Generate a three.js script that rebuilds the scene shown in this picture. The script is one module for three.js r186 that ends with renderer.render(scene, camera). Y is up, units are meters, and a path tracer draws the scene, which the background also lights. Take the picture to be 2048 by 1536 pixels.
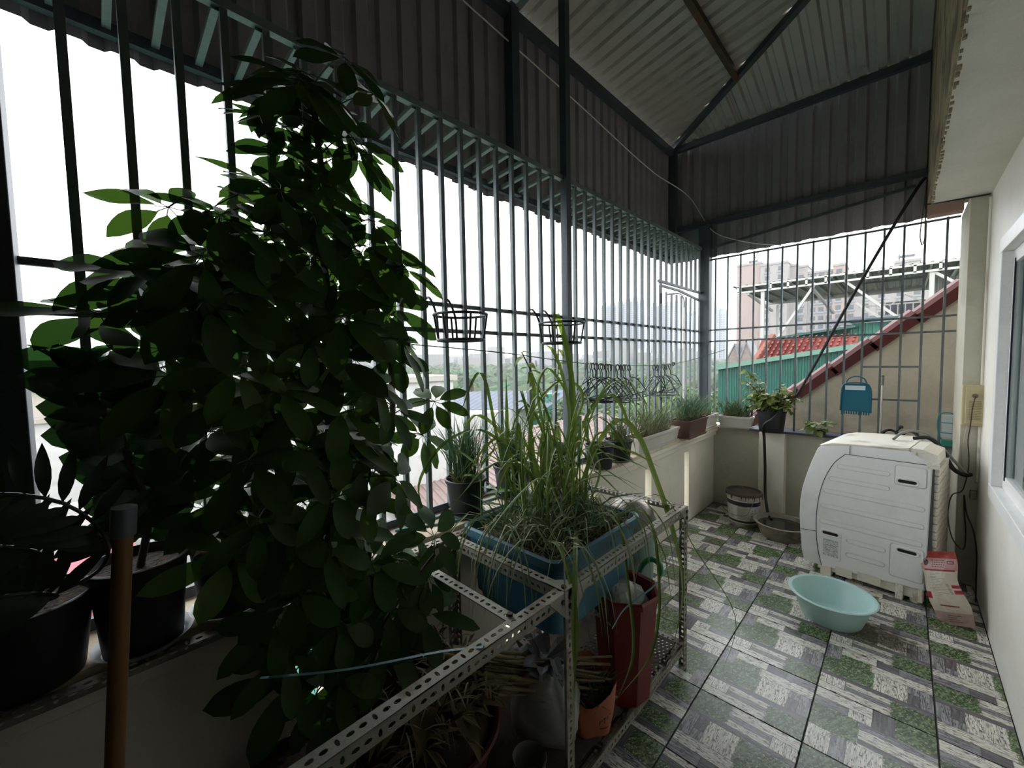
import * as THREE from 'three';
import { mergeGeometries, toCreasedNormals } from 'three/addons/utils/BufferGeometryUtils.js';
import { RoundedBoxGeometry } from 'three/addons/geometries/RoundedBoxGeometry.js';

// ---------------------------------------------------------------- camera, sky, haze, exposure
const scene = new THREE.Scene();
const camera = new THREE.PerspectiveCamera(87.09, 4 / 3, 0.05, 3000);
camera.position.set(1.467, 1.59, 4.655);
camera.quaternion.setFromRotationMatrix(new THREE.Matrix4().makeBasis(
  new THREE.Vector3(0.718451, -0.019124, -0.695314),
  new THREE.Vector3(-0.026648, 0.998131, -0.054987),
  new THREE.Vector3(0.695067, 0.058034, 0.716599)));
const renderer = new THREE.WebGLRenderer({ antialias: true });
renderer.toneMapping = THREE.LinearToneMapping;
renderer.toneMappingExposure = 4.9;
renderer.shadowMap.enabled = true;

let seedState = 12345;
const seedTo = (n) => { seedState = n; };
function rnd() {
  seedState = (seedState + 0x6d2b79f5) | 0;
  let t = Math.imul(seedState ^ (seedState >>> 15), 1 | seedState);
  t = (t + Math.imul(t ^ (t >>> 7), 61 | t)) ^ t;
  return ((t ^ (t >>> 14)) >>> 0) / 4294967296;
}
const rr = (a, b) => a + (b - a) * rnd();
const clamp = (x, a = 0, b = 1) => Math.min(b, Math.max(a, x));
const mix = (a, b, t) => a + (b - a) * t;
const hash2 = (x, y) => { let h = Math.imul(x | 0, 374761393) + Math.imul(y | 0, 668265263); h = Math.imul(h ^ (h >>> 13), 1274126177); return ((h ^ (h >>> 16)) >>> 0) / 4294967296; };
function vnoise(x, y, px = 1e6, py = 1e6) {
  const xi = Math.floor(x), yi = Math.floor(y), fx = x - xi, fy = y - yi, sx = fx * fx * (3 - 2 * fx), sy = fy * fy * (3 - 2 * fy);
  const w = (a, p) => ((a % p) + p) % p;
  const h = (i, j) => hash2(w(xi + i, px), w(yi + j, py));
  return mix(mix(h(0, 0), h(1, 0), sx), mix(h(0, 1), h(1, 1), sx), sy);
}
function fbm(x, y, oct = 4, p = 1e6) { let s = 0, a = 0.5, n = 0; for (let i = 0; i < oct; i++) { s += a * vnoise(x, y, p, p); n += a; a /= 2; x *= 2; y *= 2; p *= 2; } return s / n; }

// overcast sky: an even grey-white layer, a little bluer where it is thin
{
  const W = 512, H = 256, data = new Float32Array(W * H * 4);
  for (let j = 0; j < H; j++) for (let i = 0; i < W; i++) {
    const el = (j + 0.5) / H * Math.PI - Math.PI / 2, u = i / W;
    const c = fbm(u * 16, Math.abs(el) * 7, 4, 16), t = clamp((c - 0.35) * 2.4);
    const up = clamp(el / 1.4, 0, 1), k = 0.95 + 0.1 * t + 0.12 * up;
    const o = (j * W + i) * 4;
    data[o] = k * mix(0.93, 0.99, t); data[o + 1] = k * mix(0.98, 1.0, t); data[o + 2] = k * mix(1.03, 1.01, t); data[o + 3] = 1;
  }
  const sky = new THREE.DataTexture(data, W, H, THREE.RGBAFormat, THREE.FloatType);
  sky.mapping = THREE.EquirectangularReflectionMapping; sky.magFilter = THREE.LinearFilter; sky.needsUpdate = true;
  scene.background = sky; scene.environment = sky;
}
scene.fog = new THREE.FogExp2(new THREE.Color(0.94, 0.97, 1.0), 0.00045);

// ---------------------------------------------------------------- helpers
const V = (x, y, z) => new THREE.Vector3(x, y, z);
const AX = V(1, 0, 0), AY = V(0, 1, 0), AZ = V(0, 0, 1);
const names = {};
function numbered(n) { if (!(n in names)) { names[n] = 0; return n; } names[n]++; return n + '_' + String(names[n]).padStart(3, '0'); }
function thing(name, label, category, pos = [0, 0, 0], turn = 0, group) {
  const o = new THREE.Group(); o.name = numbered(name); o.position.set(...pos); o.rotation.y = turn;
  o.userData = { label, category }; if (group) o.userData.group = group; scene.add(o); return o;
}
function structure(name, label, category) { const o = thing(name, label, category); o.userData.kind = 'structure'; return o; }
function obj(parent, name, geom, mat, kind, label) {
  const m = new THREE.Mesh(geom, mat); m.name = parent === scene ? numbered(name) : name; m.castShadow = m.receiveShadow = true;
  if (kind) m.userData.kind = kind; if (label) m.userData.label = label; parent.add(m); return m;
}
function solo(name, label, category, geom, mat, group) { const m = obj(scene, name, geom, mat); m.userData = { label, category }; if (group) m.userData.group = group; return m; }
function dup(root, name, label, pos, turn = root.rotation.y, group) {
  const r = root.clone(); r.name = numbered(name); r.position.set(...pos); r.rotation.y = turn; r.userData = { ...root.userData };
  if (label) r.userData.label = label; if (group) r.userData.group = group; scene.add(r); return r;
}
const lin = (a) => { const c = new THREE.Color(); return Array.isArray(a) ? c.setRGB(a[0], a[1], a[2]) : c.set(a); };
function mat(color, o = {}) { const m = new THREE.MeshPhysicalMaterial({ color: lin(color), roughness: 0.7, side: THREE.DoubleSide, ...o }); return m; }
function tex(size, fn, o = {}) {
  const [W, H] = Array.isArray(size) ? size : [size, size], d = new Uint8Array(W * H * 4);
  for (let j = 0; j < H; j++) for (let i = 0; i < W; i++) { const c = fn(i / W, j / H, i, j), k = (j * W + i) * 4; d[k] = clamp(c[0], 0, 255); d[k + 1] = clamp(c[1], 0, 255); d[k + 2] = clamp(c[2], 0, 255); d[k + 3] = 255; }
  const t = new THREE.DataTexture(d, W, H); t.wrapS = t.wrapT = THREE.RepeatWrapping; t.magFilter = THREE.LinearFilter; t.minFilter = THREE.LinearMipmapLinearFilter;
  if (o.color !== false) t.colorSpace = THREE.SRGBColorSpace; if (o.repeat) t.repeat.set(...o.repeat); t.needsUpdate = true; return t;
}
const hex = (h) => [(h >> 16) & 255, (h >> 8) & 255, h & 255];
const blend = (a, b, t) => [mix(a[0], b[0], t), mix(a[1], b[1], t), mix(a[2], b[2], t)];
// two-tone mottle with an optional third stain tone; tiles once per uv unit / scale
function mottle(a, b, o = {}) {
  const A = hex(a), Bc = hex(b), S = o.stain !== undefined ? hex(o.stain) : null, f = o.f || 6, f2 = o.f2 || 48, size = o.size || 256;
  return tex(size, (u, v) => {
    let t = clamp((fbm(u * f, v * f * (o.sy || 1), 4, f) - 0.3) * 2) * 0.75 + 0.25 * vnoise(u * f2, v * f2, f2, f2);
    let c = blend(A, Bc, t);
    if (S) { const s = clamp((fbm(u * f + 31.7, v * f + 11.1, 5, f) - (o.cut || 0.55)) * 5); c = blend(c, S, s * (o.amount || 0.6)); }
    const g = (hash2(u * 9973 | 0, v * 7919 | 0) - 0.5) * (o.grain || 8); return [c[0] + g, c[1] + g, c[2] + g];
  }, { repeat: o.repeat });
}
const bumpNoise = (f, size = 256) => tex(size, (u, v) => { const n = fbm(u * f, v * f, 4, f) * 255; return [n, n, n]; }, { color: false });

class Build {
  constructor() { this.g = []; }
  put(g, m) { g = g.index ? g.toNonIndexed() : g; for (const k of Object.keys(g.attributes)) if (!['position', 'normal', 'uv'].includes(k)) g.deleteAttribute(k); if (m) { g.applyMatrix4(m); if (m.determinant() < 0) for (const k of Object.keys(g.attributes)) { const a = g.attributes[k].array, n = g.attributes[k].itemSize; for (let i = 0; i < a.length; i += 3 * n) for (let j = 0; j < n; j++) [a[i + n + j], a[i + 2 * n + j]] = [a[i + 2 * n + j], a[i + n + j]]; } } if (!g.attributes.normal) g.computeVertexNormals(); if (!g.attributes.uv) g.setAttribute('uv', new THREE.BufferAttribute(new Float32Array(g.attributes.position.count * 2), 2)); this.g.push(g); return this; }
  box(x0, x1, y0, y1, z0, z1) { return this.put(new THREE.BoxGeometry(x1 - x0, y1 - y0, z1 - z0), new THREE.Matrix4().makeTranslation((x0 + x1) / 2, (y0 + y1) / 2, (z0 + z1) / 2)); }
  rbox(x0, x1, y0, y1, z0, z1, r = 0.01, s = 2) { return this.put(new RoundedBoxGeometry(x1 - x0, y1 - y0, z1 - z0, s, Math.min(r, 0.49 * Math.min(x1 - x0, y1 - y0, z1 - z0))), new THREE.Matrix4().makeTranslation((x0 + x1) / 2, (y0 + y1) / 2, (z0 + z1) / 2)); }
  bar(a, b, w, d = w, up = AY) { // a rectangular bar from a to b, w across, d along the side nearest to up
    const L = a.distanceTo(b), dir = b.clone().sub(a).normalize(), u = Math.abs(dir.dot(up)) > 0.99 ? AX : up;
    const s = new THREE.Vector3().crossVectors(dir, u).normalize(), t = new THREE.Vector3().crossVectors(s, dir);
    const m = new THREE.Matrix4().makeBasis(s, t, dir.clone().negate()); m.setPosition(a.clone().lerp(b, 0.5));
    return this.put(new THREE.BoxGeometry(w, d, L), m);
  }
  rod(a, b, r, seg = 8, r2 = r) {
    const dir = b.clone().sub(a), L = dir.length(), q = new THREE.Quaternion().setFromUnitVectors(AY, dir.normalize());
    return this.put(new THREE.CylinderGeometry(r2, r, L, seg), new THREE.Matrix4().compose(a.clone().lerp(b, 0.5), q, V(1, 1, 1)));
  }
  tube(pts, r, n = 24, seg = 6, closed = false, lineal = false) {
    const c = lineal ? pts.slice(1).reduce((p, q, i) => { p.add(new THREE.LineCurve3(pts[i], q)); return p; }, new THREE.CurvePath()) : new THREE.CatmullRomCurve3(pts, closed, 'centripetal');
    return this.put(new THREE.TubeGeometry(c, n, r, seg, closed));
  }
  lathe(profile, seg = 32, x = 0, y = 0, z = 0) { return this.put(toCreasedNormals(new THREE.LatheGeometry(profile.map((p) => new THREE.Vector2(p[0], p[1])), seg), 0.7), new THREE.Matrix4().makeTranslation(x, y, z)); }
  extrude(pts, depth, m, o = {}) { const s = new THREE.Shape(pts.map((p) => new THREE.Vector2(p[0], p[1]))); return this.put(new THREE.ExtrudeGeometry(s, { depth, bevelEnabled: false, ...o }), m); }
  done() { return this.g.length === 1 ? this.g[0] : mergeGeometries(this.g); }
}
const nb = () => new Build();
const T = (x, y, z) => new THREE.Matrix4().makeTranslation(x, y, z);
// uv in metres from the dominant direction of each face
function boxUV(g, s = 1) {
  if (g.index) g = g.toNonIndexed(); const p = g.attributes.position, uv = new Float32Array(p.count * 2), a = V(0, 0, 0), b = V(0, 0, 0), c = V(0, 0, 0), n = V(0, 0, 0);
  for (let i = 0; i < p.count; i += 3) {
    a.fromBufferAttribute(p, i); b.fromBufferAttribute(p, i + 1); c.fromBufferAttribute(p, i + 2);
    n.copy(b).sub(a).cross(c.clone().sub(a)); const ax = Math.abs(n.x), ay = Math.abs(n.y), az = Math.abs(n.z);
    [a, b, c].forEach((q, k) => { const [u, v] = ay >= ax && ay >= az ? [q.x, q.z] : ax >= az ? [q.z, q.y] : [q.x, q.y]; uv[(i + k) * 2] = u * s; uv[(i + k) * 2 + 1] = v * s; });
  }
  g.setAttribute('uv', new THREE.BufferAttribute(uv, 2)); return g;
}
// triangles collected straight into arrays: ribbons, leaves, quads
class Soup {
  constructor() { this.p = []; this.u = []; }
  tri(a, b, c, ua = [0, 0], ub = [1, 0], uc = [0, 1]) { this.p.push(a.x, a.y, a.z, b.x, b.y, b.z, c.x, c.y, c.z); this.u.push(...ua, ...ub, ...uc); }
  quad(a, b, c, d) { this.tri(a, b, c, [0, 0], [1, 0], [1, 1]); this.tri(a, c, d, [0, 0], [1, 1], [0, 1]); }
  done(smooth) { let g = new THREE.BufferGeometry(); g.setAttribute('position', new THREE.Float32BufferAttribute(this.p, 3)); g.setAttribute('uv', new THREE.Float32BufferAttribute(this.u, 2)); g.computeVertexNormals(); return g; }
}
// a grass blade: V-section ribbon along points, widths given by a function of 0..1
function blade(s, pts, w, o = {}) {
  const c = new THREE.CatmullRomCurve3(pts), n = o.n || 8, side0 = o.side || V(rnd() - 0.5, 0, rnd() - 0.5).normalize(), prev = [];
  for (let i = 0; i <= n; i++) {
    const t = i / n, p = c.getPoint(t), d = c.getTangent(t), sd = side0.clone().addScaledVector(d, -side0.dot(d)).normalize(), nn = new THREE.Vector3().crossVectors(d, sd);
    const ww = w * (o.shape ? o.shape(t) : Math.min(1, 4 * (1 - t)) * (0.7 + 0.3 * Math.sin(Math.PI * t)));
    const l = p.clone().addScaledVector(sd, -ww / 2).addScaledVector(nn, ww * 0.18), r = p.clone().addScaledVector(sd, ww / 2).addScaledVector(nn, ww * 0.18);
    if (i) { const [pl, pp, pr] = prev[i - 1]; s.quad(pl, pp, p, l); s.quad(pp, pr, r, p); }
    prev.push([l, p, r]);
  }
}
// a folded oval leaf along +z, pointed, with droop and a slightly wavy edge
function leafGeo(L, W, o = {}) {
  const n = o.n || 7, s = new Soup(), rows = [];
  for (let i = 0; i <= n; i++) {
    const t = i / n, w = W / 2 * Math.pow(Math.sin(Math.PI * Math.pow(t, o.skew || 0.85)), o.pow || 0.75) * (i === 0 || i === n ? 0 : 1), y = -(o.droop ?? 0.18) * L * t * t, wav = (o.wave ?? 0.06) * W * Math.sin(t * 9 + (o.phase || 0));
    rows.push([V(-w, y + w * (o.fold ?? 0.25) + wav, L * t), V(0, y, L * t), V(w, y + w * (o.fold ?? 0.25) - wav, L * t)]);
  }
  for (let i = 0; i < n; i++) { const [a, b, c] = rows[i], [d, e, f] = rows[i + 1]; s.quad(a, b, e, d); s.quad(b, c, f, e); }
  const g = s.done(); const m = toCreasedNormals(g, 1.2); return m;
}
// ribbed sheet metal: profile runs along u, ribs along v; corner(u, v) gives the world point, range(u) the v limits
function ribbed(u0, u1, range, at, pitch = 0.125, depth = 0.022, nv = 1) {
  const prof = [[0, 0], [0.46, 0], [0.58, 1], [0.88, 1]], st = [];
  for (let k = Math.floor(u0 / pitch) - 1; k * pitch < u1 + pitch; k++) for (const [f, h] of prof) { const u = (k + f) * pitch; if (u > u0 && u < u1) st.push([u, h * depth]); }
  st.unshift([u0, 0]); st.push([u1, 0]);
  const s = new Soup();
  for (let i = 0; i + 1 < st.length; i++) {
    const [ua, ha] = st[i], [ub, hb] = st[i + 1], [a0, a1] = range(ua), [b0, b1] = range(ub);
    for (let j = 0; j < nv; j++) s.quad(at(ua, mix(a0, a1, j / nv), ha), at(ub, mix(b0, b1, j / nv), hb), at(ub, mix(b0, b1, (j + 1) / nv), hb), at(ua, mix(a0, a1, (j + 1) / nv), ha));
  }
  return boxUV(s.done());
}
// ---------------------------------------------------------------- surface materials
const paintTex = mottle(0xece5d5, 0xdfd7c4, { f: 5, stain: 0xbdb29c, cut: 0.6, amount: 0.35, grain: 7, size: 512 });
const paintBump = bumpNoise(40);
const wallPaint = mat(0xffffff, { map: paintTex, roughness: 0.78, bumpMap: paintBump, bumpScale: 0.0012 });
const whitePaint = mat(0xffffff, { map: mottle(0xf1eee6, 0xe6e2d8, { f: 4, grain: 7, size: 512 }), roughness: 0.5, bumpMap: paintBump, bumpScale: 0.001 });
const soffitPaint = mat(0xffffff, { map: mottle(0xe8e5da, 0xdcd9cd, { f: 4, grain: 12, size: 512 }), roughness: 0.85, bumpMap: paintBump, bumpScale: 0.002 });
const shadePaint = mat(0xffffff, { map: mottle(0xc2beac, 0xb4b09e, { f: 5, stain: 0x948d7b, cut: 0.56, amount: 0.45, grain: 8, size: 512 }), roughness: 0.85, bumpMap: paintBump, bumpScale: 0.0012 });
const rawEdge = mat(0xffffff, { map: mottle(0xa89c7e, 0x857862, { f: 8, stain: 0x4d4238, cut: 0.5, amount: 0.7, grain: 20 }), roughness: 0.95 });
const pinkPlaster = mat(0xffffff, { map: mottle(0xb99a90, 0xa88a80, { f: 6, grain: 12 }), roughness: 0.9 });
const coping = mat(0xffffff, { map: mottle(0xdccdb6, 0xc8b79f, { f: 10, stain: 0x8d7c66, cut: 0.52, amount: 0.5, grain: 16, size: 512 }), roughness: 0.85 });
const claddingTex = mottle(0xa0999f, 0x928b90, { f: 5, stain: 0x777075, cut: 0.56, amount: 0.5, grain: 8, size: 512 });
const cladding = mat(0xffffff, { map: claddingTex, roughness: 0.6, metalness: 0.15 });
const roofSheet = mat(0xffffff, { map: mottle(0xbcb5b0, 0xb0a9a4, { f: 5, stain: 0x90867f, cut: 0.58, amount: 0.5, grain: 8, size: 512 }), roughness: 0.55, metalness: 0.15 });
const steelDark = mat(0xffffff, { map: mottle(0x4a5058, 0x40454c, { f: 8, grain: 12 }), roughness: 0.55, metalness: 0.1 });
const galv = mat(0xffffff, { map: mottle(0x70787b, 0x62696c, { f: 12, grain: 14 }), roughness: 0.5, metalness: 0.2 });
const galvLight = mat(0xffffff, { map: mottle(0x7a8383, 0x6d7777, { f: 12, grain: 12 }), roughness: 0.5, metalness: 0.25 });
const grout = mat(0x3a3833, { roughness: 0.95 });

// ---------------------------------------------------------------- floor: printed tiles of planks and grass
function tilePrint(rects, s0) {
  return tex(512, (u, v) => {
    let r = rects[0]; const ju = (fbm(u * 70, v * 70 + 5, 2) - 0.5) * 0.03, jv = (fbm(u * 70 + 40, v * 70, 2) - 0.5) * 0.03; for (const q of rects) { const g = q[4][0] === 'G', a = g ? u + ju : u, b = g ? v + jv : v; if (a >= q[0] && a < q[0] + q[2] && b >= q[1] && b < q[1] + q[3]) r = q; }
    const k = r[4], along = k[1] === 'H' ? u : v, across = k[1] === 'H' ? v : u, id = r[0] * 37 + r[1] * 91 + s0;
    const streak = fbm(along * 5 + id, across * 90 + id * 3, 4), fine = fbm(along * 26 + id, across * 200, 3), speck = hash2(u * 512, v * 512 + s0 * 77);
    let c;
    if (k[0] === 'w') { c = blend([236, 233, 222], [205, 201, 190], clamp((streak - 0.4) * 3)); if (fine > 0.57) c = blend(c, [96, 91, 88], clamp((fine - 0.57) * 7)); }
    else if (k[0] === 'g') { c = blend([172, 170, 172], [112, 110, 116], clamp((streak - 0.3) * 2.4)); if (fine > 0.6) c = blend(c, [60, 57, 60], clamp((fine - 0.6) * 6)); }
    else if (k[0] === 'd') { c = blend([122, 118, 122], [78, 74, 78], clamp((streak - 0.3) * 2.2)); if (fine > 0.66) c = blend(c, [150, 146, 142], clamp((fine - 0.66) * 5)); }
    else { const b1 = fbm(u * 60 + v * 40 + id, v * 22 - u * 16, 3), b2 = fbm(u * 30 - v * 60, v * 30 + u * 70 + id, 3); c = blend([58, 76, 48], [118, 136, 98], clamp((b1 - 0.35) * 2.6)); if (b2 > 0.6) c = blend(c, [176, 188, 150], clamp((b2 - 0.6) * 5)); }
    const edge = Math.min(u - r[0], r[0] + r[2] - u, v - r[1], r[1] + r[3] - v); if (edge < 0.004 && k[0] !== 'G') c = blend(c, [70, 66, 64], 0.6);
    const n = (speck - 0.5) * 26; return [c[0] + n, c[1] + n, c[2] + n];
  });
}
const printA = tilePrint([[0, 0, 1, 1, 'wH'], [0, 0, 0.36, 0.3, 'GH'], [0.36, 0, 0.64, 0.13, 'wH'], [0.36, 0.13, 0.4, 0.08, 'gH'], [0.76, 0.13, 0.24, 0.17, 'wV'], [0.36, 0.21, 0.4, 0.09, 'wH'], [0, 0.3, 1, 0.07, 'dH'],
  [0, 0.37, 0.12, 0.33, 'gV'], [0.12, 0.37, 0.1, 0.2, 'dV'], [0.12, 0.57, 0.1, 0.13, 'gV'], [0.22, 0.37, 0.3, 0.33, 'wV'], [0.52, 0.37, 0.48, 0.33, 'GV'], [0, 0.7, 0.55, 0.15, 'wH'], [0.55, 0.7, 0.3, 0.15, 'GH'], [0.85, 0.7, 0.15, 0.3, 'gV'], [0, 0.85, 0.3, 0.15, 'gH'], [0.3, 0.85, 0.2, 0.15, 'dH'], [0.5, 0.85, 0.35, 0.15, 'wH']], 3);
const printB = tilePrint([[0, 0, 1, 1, 'wH'], [0, 0, 0.5, 0.16, 'wH'], [0.5, 0, 0.18, 0.3, 'dV'], [0.68, 0, 0.32, 0.3, 'GH'], [0, 0.16, 0.3, 0.14, 'gH'], [0.3, 0.16, 0.2, 0.14, 'wV'], [0, 0.3, 0.4, 0.36, 'GV'], [0.4, 0.3, 0.6, 0.1, 'gH'], [0.4, 0.4, 0.6, 0.16, 'wH'], [0.4, 0.56, 0.6, 0.07, 'dH'],
  [0, 0.66, 0.2, 0.34, 'wV'], [0.2, 0.66, 0.12, 0.34, 'gV'], [0.32, 0.66, 0.28, 0.34, 'wV'], [0.6, 0.63, 0.4, 0.2, 'GH'], [0.6, 0.83, 0.4, 0.09, 'dH'], [0.6, 0.92, 0.4, 0.08, 'wH']], 8);
const tileMats = [printA, printB].map((t) => mat(0xffffff, { map: t, roughness: 0.25, bumpMap: bumpNoise(60), bumpScale: 0.0004 }));
{
  const fl = structure('floor', 'tiled balcony floor printed with grey planks and grass patches', 'floor');
  obj(fl, 'slab', nb().box(-0.2, 2.0, -0.3, -0.0035, -0.2, 5.95).done(), grout);
  const gx = [0, 0.008, 0.408, 0.808, 1.208, 1.608, 1.846];
  seedTo(77);
  const geo = (w, d, u0, v0, rot) => {
    const g = new RoundedBoxGeometry(w, 0.012, d, 1, 0.0015), p = g.attributes.position, uv = g.attributes.uv;
    for (let i = 0; i < p.count; i++) { let u = (p.getX(i) + w / 2) / 0.4 + u0 - 0.5, v = (p.getZ(i) + d / 2) / 0.4 + v0 - 0.5; for (let k = 0; k < rot; k++) [u, v] = [-v, u]; uv.setXY(i, u + 0.5, v + 0.5); }
    g.translate(0, -0.006, 0); return g;
  };
  const cache = {};
  for (let i = 1; i < 6; i++) for (let j = 0; j < 14; j++) {
    const x0 = gx[i], x1 = gx[i + 1], z0 = Math.max(0, -0.085 + 0.4 * j), z1 = 0.315 + 0.4 * j, w = x1 - x0 - 0.005, d = z1 - z0 - 0.005, rot = Math.floor(rnd() * 2) * 2, key = w.toFixed(3) + d.toFixed(3) + rot;
    cache[key] = cache[key] || geo(w, d, 0, j === 0 ? 0.2 : 0, rot);
    const m = obj(fl, 'tile', cache[key], tileMats[rnd() < 0.55 ? 0 : 1]); m.position.set((x0 + x1) / 2, 0, (z0 + z1) / 2);
  }
}
{ // dried mud patch by the basin: grainy brown dirt with a ragged outline
  const N = 128, d = new Uint8Array(N * N * 4), a = new Uint8Array(N * N * 4);
  for (let j = 0; j < N; j++) for (let i = 0; i < N; i++) { const u = i / N * 2 - 1, v = j / N * 2 - 1, r = Math.hypot(u, v), n = fbm(i / 9 + 3, j / 9 + 7, 4), k = (j * N + i) * 4, g = 60 + 50 * fbm(i / 3, j / 3 + 9, 3), al = clamp((0.95 - r - (n - 0.5) * 1.3) * 4) * (0.35 + 0.5 * fbm(i / 4 + 50, j / 4, 3)); d[k] = g * 1.15; d[k + 1] = g; d[k + 2] = g * 0.84; d[k + 3] = 255; a[k] = a[k + 1] = a[k + 2] = 255 * al; a[k + 3] = 255; }
  const td = new THREE.DataTexture(d, N, N), ta = new THREE.DataTexture(a, N, N); td.colorSpace = THREE.SRGBColorSpace; for (const t of [td, ta]) { t.magFilter = THREE.LinearFilter; t.needsUpdate = true; }
  const m = obj(scene.getObjectByName('floor'), 'mud_patch', new THREE.PlaneGeometry(0.36, 0.24).rotateX(-Math.PI / 2).translate(1.4, 0.0008, 1.66), mat(0xffffff, { map: td, alphaMap: ta, transparent: true, roughness: 0.95 }), null, 'dried brown mud on the tiles');
}
// ---------------------------------------------------------------- parapets
const SLOTS = [0.76, 1.57, 2.38, 3.17, 4.18];
{
  const w = structure('wall_left', 'low cream parapet wall with narrow upright slots', 'wall'), b = nb();
  let z = -0.14; for (const s of [...SLOTS, 20]) { const e = Math.min(s - 0.055, 5.9); b.box(-0.13, 0, 0.11, 0.69, z, e); z = s + 0.055; }
  b.box(-0.13, 0, -12, 0.11, -0.14, 5.9); b.box(-0.13, 0, 0.69, 0.82, -0.14, 5.9);
  obj(w, 'parapet', boxUV(b.done()), wallPaint);
  obj(w, 'cornice', boxUV(nb().rbox(-0.16, 0.025, 0.745, 0.79, -0.16, 5.9, 0.006).rbox(-0.17, 0.04, 0.788, 0.828, -0.17, 5.9, 0.008).done()), wallPaint);
  obj(w, 'ledge', boxUV(nb().rbox(-0.2, 0.045, 0.826, 0.852, -0.2, 5.9, 0.006).done()), coping);
  const e = structure('wall_front', 'dark brown metal wall closing the balcony opposite the end grille', 'wall');
  obj(e, 'wall_panel', boxUV(nb().box(-0.6, 4.2, -0.3, 5, 5.35, 5.5).box(-0.25, -0.13, 0.85, 4.2, 4.95, 5.5).done()), mat(0x4a4440, { roughness: 0.8 }));
}
{
  const w = structure('wall_back', 'cream parapet wall with a square pilaster at the end of the balcony', 'wall');
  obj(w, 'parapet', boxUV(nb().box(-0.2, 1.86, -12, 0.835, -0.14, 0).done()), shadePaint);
  obj(w, 'pilaster', boxUV(nb().rbox(0.452, 0.668, 0, 0.835, -0.02, 0.1, 0.006).done()), wallPaint);
  obj(w, 'ledge', boxUV(nb().box(0.36, 1.76, 0.835, 0.856, -0.17, 0.075).done()), steelDark, null, 'dark steel strip along the top');
}
// ---------------------------------------------------------------- house side: wall, window, slab, column
{
  const w = structure('wall_right', 'white plastered house wall with a sliding window', 'wall');
  obj(w, 'plaster', boxUV(nb().box(1.848, 1.98, -0.3, 0.775, 0.4, 3.8).box(1.848, 1.98, 2.2, 4.6, 0.4, 5.9).box(1.848, 1.98, 0.775, 2.2, 0.4, 1.18).box(1.848, 1.98, 0.775, 2.2, 3.7, 3.8).done()), whitePaint);
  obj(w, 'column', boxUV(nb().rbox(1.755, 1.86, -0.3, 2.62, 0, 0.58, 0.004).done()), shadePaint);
  const c = structure('ceiling', 'concrete canopy slab with a rough plaster edge', 'ceiling');
  obj(c, 'soffit', boxUV(nb().box(1.575, 1.98, 2.608, 2.74, 0.58, 5.9).done()), soffitPaint);
  obj(c, 'upper_wall', boxUV(nb().box(1.567, 1.98, 2.74, 4.6, -0.1, 5.9).box(1.567, 1.5755, 2.612, 2.74, 0.58, 5.9).done()), rawEdge);
  seedTo(5);
  const drip = nb(); for (let i = 0; i < 90; i++) { const z = 0.6 + i * 0.056 + rr(-0.02, 0.02), l = rr(0.01, 0.035); drip.box(1.575, 1.575 + rr(0.004, 0.014), 2.6, 2.609, z, z + l); }
  obj(c, 'plaster_crumbs', drip.done(), rawEdge, 'stuff');
  obj(c, 'lintel', boxUV(nb().box(1.57, 1.76, 2.648, 2.745, -0.02, 0.1).done()), pinkPlaster);
}
const alu = mat(0xffffff, { map: mottle(0xeff0ee, 0xe4e6e4, { f: 6, grain: 8 }), roughness: 0.35 });
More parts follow.
